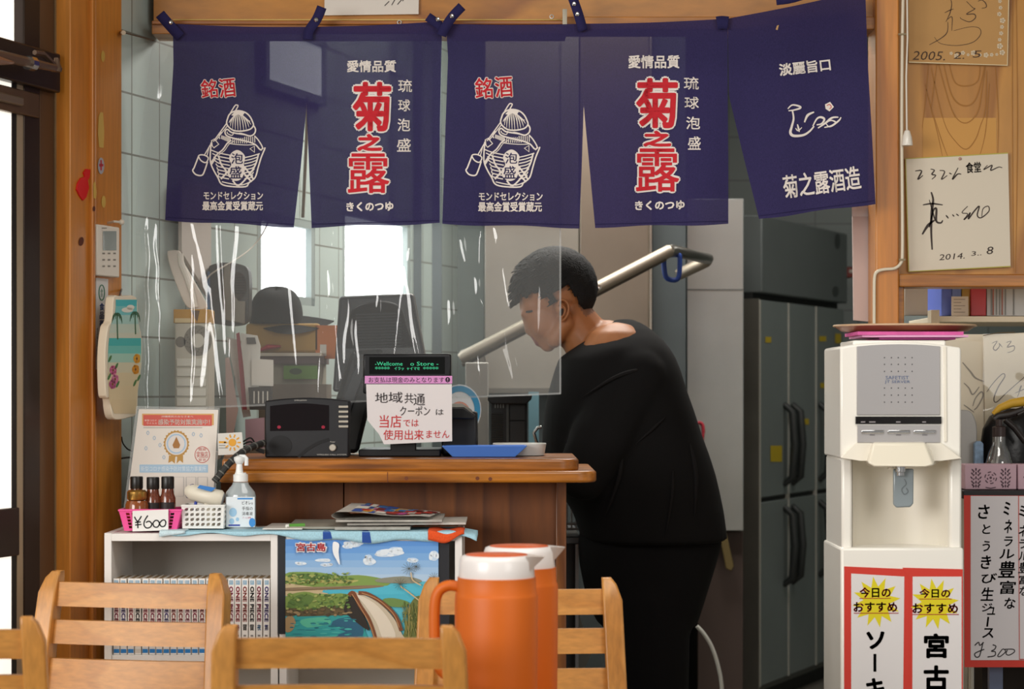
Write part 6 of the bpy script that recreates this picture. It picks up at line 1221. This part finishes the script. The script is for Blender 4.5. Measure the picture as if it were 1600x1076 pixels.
# leaning boards behind the server
D2 = 5.62
t = thing('plastic_wrapped_board', 'plastic-wrapped signed board with large handwriting, right edge of the frame', 'autograph board', P(1580, 690, D2)); b = MB(mat('#d9c9ae', .6)); b.pprism([(1537, 523), (1680, 515), (1680, 700), (1540, 700)], D2, .006); b.build('board', t)
b = MB(vinyl(.06, .045)); b.grid(lambda u, v: P(1536 + 140 * u, 521 + 180 * v, D2 - .004 -   .0004 * math.sin(u * 9 + v * 5) ** 2 - .0003 * math.sin(v * 11 - u * 4) ** 2), 40, 40); b.build('plastic_wrap', t, smooth=80)
b = MB(mat('#5a4a40', .7)); scrawl(b, D2 - .0008, [([(1550, 536), (1558, 533), (1552, 543), (1556, 547), (1562, 540), (1561, 536), (1566, 542)], 1.6), ([(1572, 535), (1580, 533), (1574, 542), (1584, 540), (1584, 547), (1574, 551)], 1.6), ([(1542, 612), (1552, 598), (1566, 584), (1570, 588), (1560, 604), (1553, 622), (1557, 628), (1572, 614), (1590, 598), (1604, 586)], 2), ([(1592, 610), (1596, 602), (1590, 620)], 1.6), ([(1586, 614), (1604, 606)], 1.4)]); b.build('handwriting', t, smooth=0)
b = MB(mat('#6a5a40', .5)); b.tube([P(1536, 524, D2 - .006), P(1560, 520, D2 - .008), P(1586, 519, D2 - .006)], .0012, 5); b.build('string', t)
t = thing('signed_board', 'cream signed board half hidden behind the water server', 'autograph board', P(1515, 690, D2 + .02)); b = MB(mat('#d4c8b2', .6)); b.pprism([(1460, 530), (1536, 534), (1538, 700), (1460, 700)], D2 + .012, .006); b.build('board', t)
b = MB(mat('#8f877c', .6)); scrawl(b, D2 + .011, [([(1504, 566), (1516, 580), (1524, 590), (1538, 596)], 3), ([(1506, 598), (1514, 606), (1520, 616), (1530, 604)], 2.4), ([(1520, 634), (1524, 622), (1533, 612), (1536, 618), (1528, 634), (1522, 640)], 2.4), ([(1506, 632), (1522, 644)], 2)]); b.build('handwriting', t, smooth=0)
# side table with its black top
D3 = 5.30; zt3 = P(0, 766, D3).z
t = thing('side_table', 'black-topped side table with steel legs beside the water server', 'table', P(1590, 0, 5.45)); t.location.z = 0; ORG[t.name] = V(t.location)
b = MB(mat('#1c1a1c', .5)); b.box(xs(1505, D3), D3, zt3 - .02, xs(1690, D3), 5.66, zt3); b.build('table_top', t, bevel=.002)
for px in (1521, 1680): b = MB(mat('#c8c0b0', .2, .9)); b.tube([V((xs(px, D3), D3 + .03, 0)), V((xs(px, D3), D3 + .03, zt3 - .02))], .0085, 12); b.build('leg', t)
for px in (1531, 1690): b = MB(mat('#7a6a58', .3, .8)); b.tube([V((xs(px, 5.6), 5.6, 0)), V((xs(px, 5.6), 5.6, zt3 - .02))], .0085, 12); b.build('leg', t)
b = MB(mat('#6a7590', .4)); b.pbox(1546, 1030, 1567, 1240, 5.35, .02); tag(b.build('blue_grey_bag'), 'blue-grey strip hanging under the side table', 'bag'); b = MB(mat('#241d16', .8)); b.pbox(1535, 1000, 1690, 1240, 5.52, .1); tag(b.build('dark_cabinet'), 'dark cabinet standing under the side table', 'cabinet')
# pink pierced tissue boxes
PK_ = mat('#c9a6b2', .5); PKD = mat('#5c4650', .7)
def tissue(px0, label, full=True):
    t = thing('tissue_box', label, 'tissue box', P(px0 + 40, 767, 5.38), 'pink pierced tissue boxes'); t.location.z = zt3; ORG[t.name] = V(t.location); d0 = 5.33
    b = MB(PK_); b.box(xs(px0, d0), d0, zt3 + .001, xs(px0 + 81, d0), d0 + .07, zs_(725, d0)); b.build('carton', t, bevel=.002); b = MB(PKD); m = flat(d0 - .0008); cx_, cy_ = px0 + 40.5, 746
    for r0, n_, sz in ((9, 6, 3.2), (5.2, 5, 2.6)):
        for k in range(n_): a0 = k * 2 * math.pi / n_; b.ribbon([(cx_ + r0 * math.cos(a0 + q), cy_ + r0 * math.sin(a0 + q)) for q in (0, .3, .6)], 1.6, m)
    b.ell(cx_, cy_, 2, 2, m, 10)
    for sx in (-23, 23):
        for dy in (-13, -7, 0, 7, 13):
            b.ell(cx_ + sx, cy_ + dy, 1.3, 2.6, m, 8); 
            for q in (-1, 1): b.ell(cx_ + sx + q * (7 - abs(dy) * .15), cy_ + dy * .9, 1.2, 2.6, m, 8, q * .8); b.ell(cx_ + sx + q * 3.6, cy_ + dy * .9 + 2.4, 1, 2, m, 8, -q * .7)
    b.ribbon([(cx_ - 8, cy_ + 15), (cx_, cy_ + 16.5), (cx_ + 8, cy_ + 15)], 1.4, m); b.build('pierced_pattern', t, smooth=0)
tissue(1507.5, 'pink pierced tissue box next to the water server'); tissue(1590.5, 'pink pierced tissue box cut by the right edge of the frame')
# black pouch, pump bottle, sachet, grey vessel
t = thing('black_bag', 'round black bag with a yellow top flap behind the tissue boxes', 'bag', P(1575, 724, 5.52)); b = MB(mat('#131214', .3, bump=.2)); bx = lambda x, y, d=5.52: P(x, y, d)
b.loft([[bx(x + 5 * 0 + w_ * math.cos(a), y, 5.56) + V((0, .042 * math.sin(a) * w_ / 40, 0)) for a in [2 * math.pi * i / 24 for i in range(24)]] for x, y, w_ in ((1578, 757, 40), (1578, 740, 46), (1577, 700, 46), (1578, 670, 43), (1582, 650, 36), (1590, 638, 24))]); b.build('bag_body', t, smooth=70)
b = MB(mat('#d2a430', .5)); b.tube([bx(x, y, 5.47) for x, y in ((1552, 647), (1562, 637), (1580, 630), (1600, 627), (1625, 626))], [.006, .009, .011, .012, .012], 10); b.build('yellow_flap', t, smooth=70); b = MB(mat('#2a2422', .4)); b.tube([bx(x, y, 5.46) for x, y in ((1553, 655), (1560, 650), (1575, 648), (1600, 640))], .009, 8); b.tube([bx(x, y, 5.46) for x, y in ((1570, 655), (1585, 668), (1602, 690))], .008, 8); b.tube([bx(1590, 648, 5.45), bx(1606, 640, 5.45)], .004, 6); b.build('strap', t, smooth=70)
t = thing('clear_pump_bottle', 'clear pump bottle with a dark cap in front of the black bag', 'bottle', P(1561, 724, 5.45)); c = V((xs(1561, 5.44), 5.44, zt3 + .001)); h = zs_(662, 5.44) - c.z
b = MB(vinyl(.08, .2)); b.lathe([(.031, 0), (.033, .004), (.033, h * .38), (.026, h * .55), (.0165, h * .68), (.016, h * .8)], c, 24); b.build('bottle_body', t, smooth=60)
b = MB(mat('#3a2c2a', .4)); b.lathe([(.0165, h * .8), (.0165, h * .95), (.008, h * .97), (.008, h * 1.07)], c, 18); b.build('pump_cap', t); b = MB(mat('#c8c8c4', .3)); b.tube([c + V((-.016, -.01, h * .05)), c + V((-.004, -.006, h * .5)), c + V((0, 0, h * .85))], .003, 6); b.build('dip_tube', t)
b = MB(mat('#7f9ab8', .4, var=.3, vscale=80)); b.pprism([(1523, 693), (1527, 689), (1533, 689), (1537, 693), (1537, 728), (1523, 728)], 5.47, .02); o = b.build('blue_sachet', bevel=.002); tag(o, 'blue and white sachet standing behind the pink tissue box', 'sachet')
b = MB(mat('#a9a6a2', .3)); b.pprism(smoothline([(1502, 640), (1516, 642), (1524, 655), (1527, 675), (1526, 724)], 3) + [(1526, 730), (1500, 730), (1500, 640)], 5.5, .08); tag(b.build('grey_canister', bevel=.004), 'grey plastic canister between the water server and the black bag', 'canister')
# handwritten menu sheets on the table edge
D4 = D3 - .004
def sheet(name, label, pts, inner, d):
    t = thing(name, label, 'menu sheet', P(1560, 1042, d)); b = MB(RED); b.hull([P(x, y, d) for x, y in pts], [P(x, y, d + .0008) for x, y in pts]); pg = b.build('red_border', t); b = MB(mat('#dcd6d8', .6)); b.poly(inner, flat(d - .0004)); b.build('white_field', pg); b = MB(mat('#d2837c', .6)); b.ribbon([inner[0], inner[3], inner[2]], .9, flat(d - .0007)); b.build('thin_line', pg); return pg
pg = sheet('menu_sheet', 'handwritten sugar-cane juice menu sheet priced 300 yen on the table edge', [(1506, 773.5), (1593.5, 774), (1655, 774), (1655, 1042), (1507, 1042)], [(1516.5, 774.5), (1655, 774.5), (1655, 1031), (1516.5, 1031)], D4)
b = MB(mat('#3a3436', .6)); m = flat(D4 - .0009)
X = lambda x0, y0, x1, y1: (1280 + x0 / 3.406, 760 + y0 / 3.406, 1280 + x1 / 3.406, 760 + y1 / 3.406)
for ch, q in (('さ', (845, 95, 905, 172)), ('と', (868, 200, 912, 252)), ('う', (868, 288, 910, 345)), ('き', (860, 365, 915, 438)), ('び', (862, 460, 945, 515)), ('生', (862, 535, 930, 608)), ('ジ', (866, 620, 920, 665)), ('ュ', (895, 640, 938, 682)), ('|', (892, 692, 902, 745)), ('ス', (870, 752, 930, 805)), ('ミ', (982, 80, 1015, 152)), ('ネ', (985, 175, 1028, 248)), ('ラ', (983, 265, 1030, 318)), ('ル', (960, 332, 1040, 383)), ('豊', (955, 395, 1045, 485)), ('富', (960, 500, 1045, 572)), ('な', (985, 590, 1045, 650))):
    b.text(ch, X(*q), m, .02, 0, .12)
b.ribbon([(1523, 1008), (1529, 1003), (1531, 1008), (1537, 1003)], 1.8, m, 5); b.ribbon([(1536, 1003), (1533, 1016), (1530, 1025), (1525, 1026), (1523, 1021), (1530, 1017), (1538, 1014)], 1.8, m, 5)
b.ribbon([(1551, 1007), (1556, 1009), (1554, 1014), (1549, 1017), (1555, 1018), (1554, 1024), (1543, 1026)], 1.8, m, 5); b.ribbon([(1566, 1014), (1559, 1024), (1563, 1025), (1571, 1018), (1569, 1014), (1566, 1014)], 1.6, m, 5); b.ribbon([(1570, 1014), (1583, 1014), (1585, 1018), (1577, 1023), (1572, 1021), (1574, 1015)], 1.6, m, 5); b.build('lettering', pg, smooth=0)
pg = sheet('menu_sheet', 'second handwritten menu sheet overlapping at the right edge of the frame', [(1591, 774), (1690, 774), (1690, 1030), (1592.5, 1030)], [(1592, 774.8), (1690, 774.8), (1690, 1029), (1593.3, 1029)], D4 - .0022)
b = MB(mat('#3a3436', .6)); m = flat(D4 - .0032)
for ch, q in (('ミ', (1065, 100, 1100, 160)), ('ネ', (1062, 205, 1110, 265)), ('ラ', (1064, 280, 1110, 330)), ('ル', (1062, 345, 1112, 392)), ('豊', (1062, 400, 1125, 460)), ('富', (1062, 470, 1125, 520)), ('な', (1066, 530, 1112, 580))): b.text(ch, X(*q), m, .02, 0, .12)
b.build('lettering', pg, smooth=0)
# ================================================================== chairs, jugs and table in the foreground
def chair(label):
    """origin on the floor under the middle of the back; the seat lies towards +y"""
    W, H = .45, .808; t = thing('dining_chair', label, 'chair', (0, 0, 0), 'wooden slat-back dining chairs'); hw = W / 2
    def back_y(z): return -.075 * max(0, (z - .43)) / .40 - .0
    for sx in (-1, 1):
        b = MB(W_CHAIRV); prof = []
        for z, d0, d1 in ((0, -.02, .035), (.2, -.012, .04), (.40, -.01, .045), (.5, -.012, .043), (.62, -.012, .042), (.72, -.012, .040), (.78, -.012, .036), (.812, -.010, .03), (.828, -.004, .02), (H, .004, .012)):
            y = back_y(z); prof.append((y + d0 - (.05 * (1 - z / .4) if z < .4 else 0), y + d1 - (.05 * (1 - z / .4) if z < .4 else 0), z))
        xo, xi = sx * hw, sx * (hw - .036)
        lean = lambda z: sx * .013 * max(0, (z - .5) / .31); xt = lambda z: xo + sx * .006 - lean(z) - sx * (0 if z < H - .03 else .008 * ((z - H + .03) / .03) ** 2); xn = lambda z: xi - lean(z)
        rings = [[V((xt(z), y0, z)), V((xn(z), y0, z)), V((xn(z), y1, z)), V((xt(z), y1, z))] for y0, y1, z in prof]
        b.loft(rings if sx > 0 else [r[::-1] for r in rings]); b.build('back_post', t, bevel=.0075, seg=3, smooth=60)
    for z0, z1 in ((H - .059, H - .006), (H - .141, H - .089), (H - .275, H - .173)):
        b = MB(W_CHAIR)
        def sl(u, v, k): z = z0 + (z1 - z0) * v; return V((-hw + .034 + (W - .068) * u, back_y(z) + .004 + .012 * math.sin(math.pi * u) + k * .018, z))
        b.grid(lambda u, v: sl(u, v, 0), 12, 1); b.grid(lambda u, v: sl(1 - u, v, 1), 12, 1)
        for v in (0, 1): b.grid(lambda u, k: sl(u, v, k) if v else sl(1 - u, v, k), 12, 1)
        for u in (0, 1): b.grid(lambda k, v: sl(u, v, 1 - k if u == 0 else k), 1, 1)
        b.build('back_slat', t, smooth=50, bevel=.004)
    b = MB(W_CHAIR); b.hull([V((x, y, .405)) for x, y in ((-hw + .01, .0), (hw - .01, 0), (hw + .01, .40), (-hw - .01, .40))], [V((x, y, .43)) for x, y in ((-hw + .01, .0), (hw - .01, 0), (hw + .01, .40), (-hw - .01, .40))]); b.build('seat', t, bevel=.008, seg=3)
    for sx in (-1, 1): b = MB(W_CHAIRV); b.box(sx * (hw - .02) - .018, .34, 0, sx * (hw - .02) + .018, .376, .405); b.build('front_leg', t, bevel=.004)
    b = MB(W_CHAIR); b.box(-hw + .02, .35, .34, hw - .02, .368, .40); b.build('apron', t)
    return t
def at(px, D): return V((P(px, 0, D).x, D, 0))
c0 = chair('light wooden chair close to the camera, its rail crossing in front of the orange jugs'); c0.location = at(530, 3.80) + V((0, .07, 0)); c0.rotation_euler = (0, 0, math.radians(-1))
dup(c0, at(204, 4.93) + V((0, -.07, 0)), math.radians(180 - 12), 'light wooden slat-back chair in front of the comic bookcase')
dup(c0, at(813, 4.78) + V((0, -.07, 0)), math.radians(180), 'light wooden slat-back chair behind the orange jugs')
dup(c0, at(-135, 3.92) + V((0, .07, 0)), math.radians(8), 'light wooden chair cut off by the left edge of the frame')
# pedestal table that carries the jugs, just under the frame
t = thing('dining_table', 'low wooden dining table under the orange jugs', 'table', V((.25, 4.19, 0))); b = MB(W_CHAIR); zt4 = .60
b.box(-.19, 3.95, zt4 - .028, .75, 4.43, zt4); b.build('table_top', t, bevel=.005)
b = MB(W_CHAIRV); b.lathe([(.03, .03), (.028, zt4 - .028)], (.30, 4.19, 0), 20); b.build('pedestal', t); b = MB(BLACK); b.lathe([(.13, 0), (.13, .02), (.05, .03)], (.30, 4.19, 0), 32); b.build('foot_plate', t)
def jug(cx_, D, ang, label, r=.0785):
    c = V((P(cx_, 0, D).x, D, zt4 + .001)); t = thing('water_jug', label, 'jug', c, 'orange insulated water jugs'); H = P(0, 868, 4.1).z - c.z
    OR = mat('#cf6410', .5, bump=.02, bscale=300); WJ = mat('#ece6e2', .3, coat=.2); z1 = P(0, 901, 4.1).z - c.z; zr = P(0, 927, 4.1).z - c.z
    b = MB(OR); b.lathe([(r * .93, 0), (r * .95, .006), (r * .97, zr * .6), (r * .975, zr - .006), (r * .955, zr), (r * .935, zr + .002), (r * .925, z1)], c, 48); b.build('body', t, smooth=50)
    b = MB(WJ); b.lathe([(r * .895, z1), (r * .9, z1 + .002), (r * .88, z1 + .03), (r * .84, z1 + .0385), (r * .76, z1 + .041)], c, 48)
    d = V((math.cos(ang), math.sin(ang), 0)); s_ = V((-d.y, d.x, 0)); e0 = c + V((0, 0, z1))
    b.hull([e0 + d * r * .80 + s_ * .03 + V((0, 0, .012)), e0 + d * r * .80 - s_ * .03 + V((0, 0, .012)), e0 + d * r * .72 - s_ * .034 + V((0, 0, .041)), e0 + d * r * .72 + s_ * .034 + V((0, 0, .041))], [e0 + d * r * .95 + s_ * .008 + V((0, 0, .024)), e0 + d * r * .95 - s_ * .008 + V((0, 0, .024)), e0 + d * r * 1.15 - s_ * .012 + V((0, 0, .0385)), e0 + d * r * 1.15 + s_ * .012 + V((0, 0, .0385))])
    b.build('lid_ring', t, smooth=50)
    b = MB(mat('#cf5a22', .4)); b.lathe([(r * .75, z1 + .040), (r * .72, z1 + .0425), (r * .3, z1 + .0445), (.001, z1 + .045)], c, 40); b.build('lid_cap', t, smooth=50)
    b = MB(OR); hd = lambda o_, z: c + (-d) * (r * o_) + V((0, 0, z)); b.tube(smoothline([tuple(hd(*q)) for q in ((.86, zr + .012), (1.15, zr + .014), (1.38, zr + .003), (1.48, zr - .025), (1.48, zr - .09), (1.45, zr - .125), (1.25, zr - .15), (.93, zr - .158))], 5), [.0102] * 36, 12, flatz=1); b.build('handle', t, smooth=60)
    return t
jug(776, 4.1, math.radians(-5), 'orange insulated water jug with a white lid ring, nearer of the two'); jug(811, 4.33, math.radians(8), 'orange insulated water jug mostly hidden behind the nearer jug')
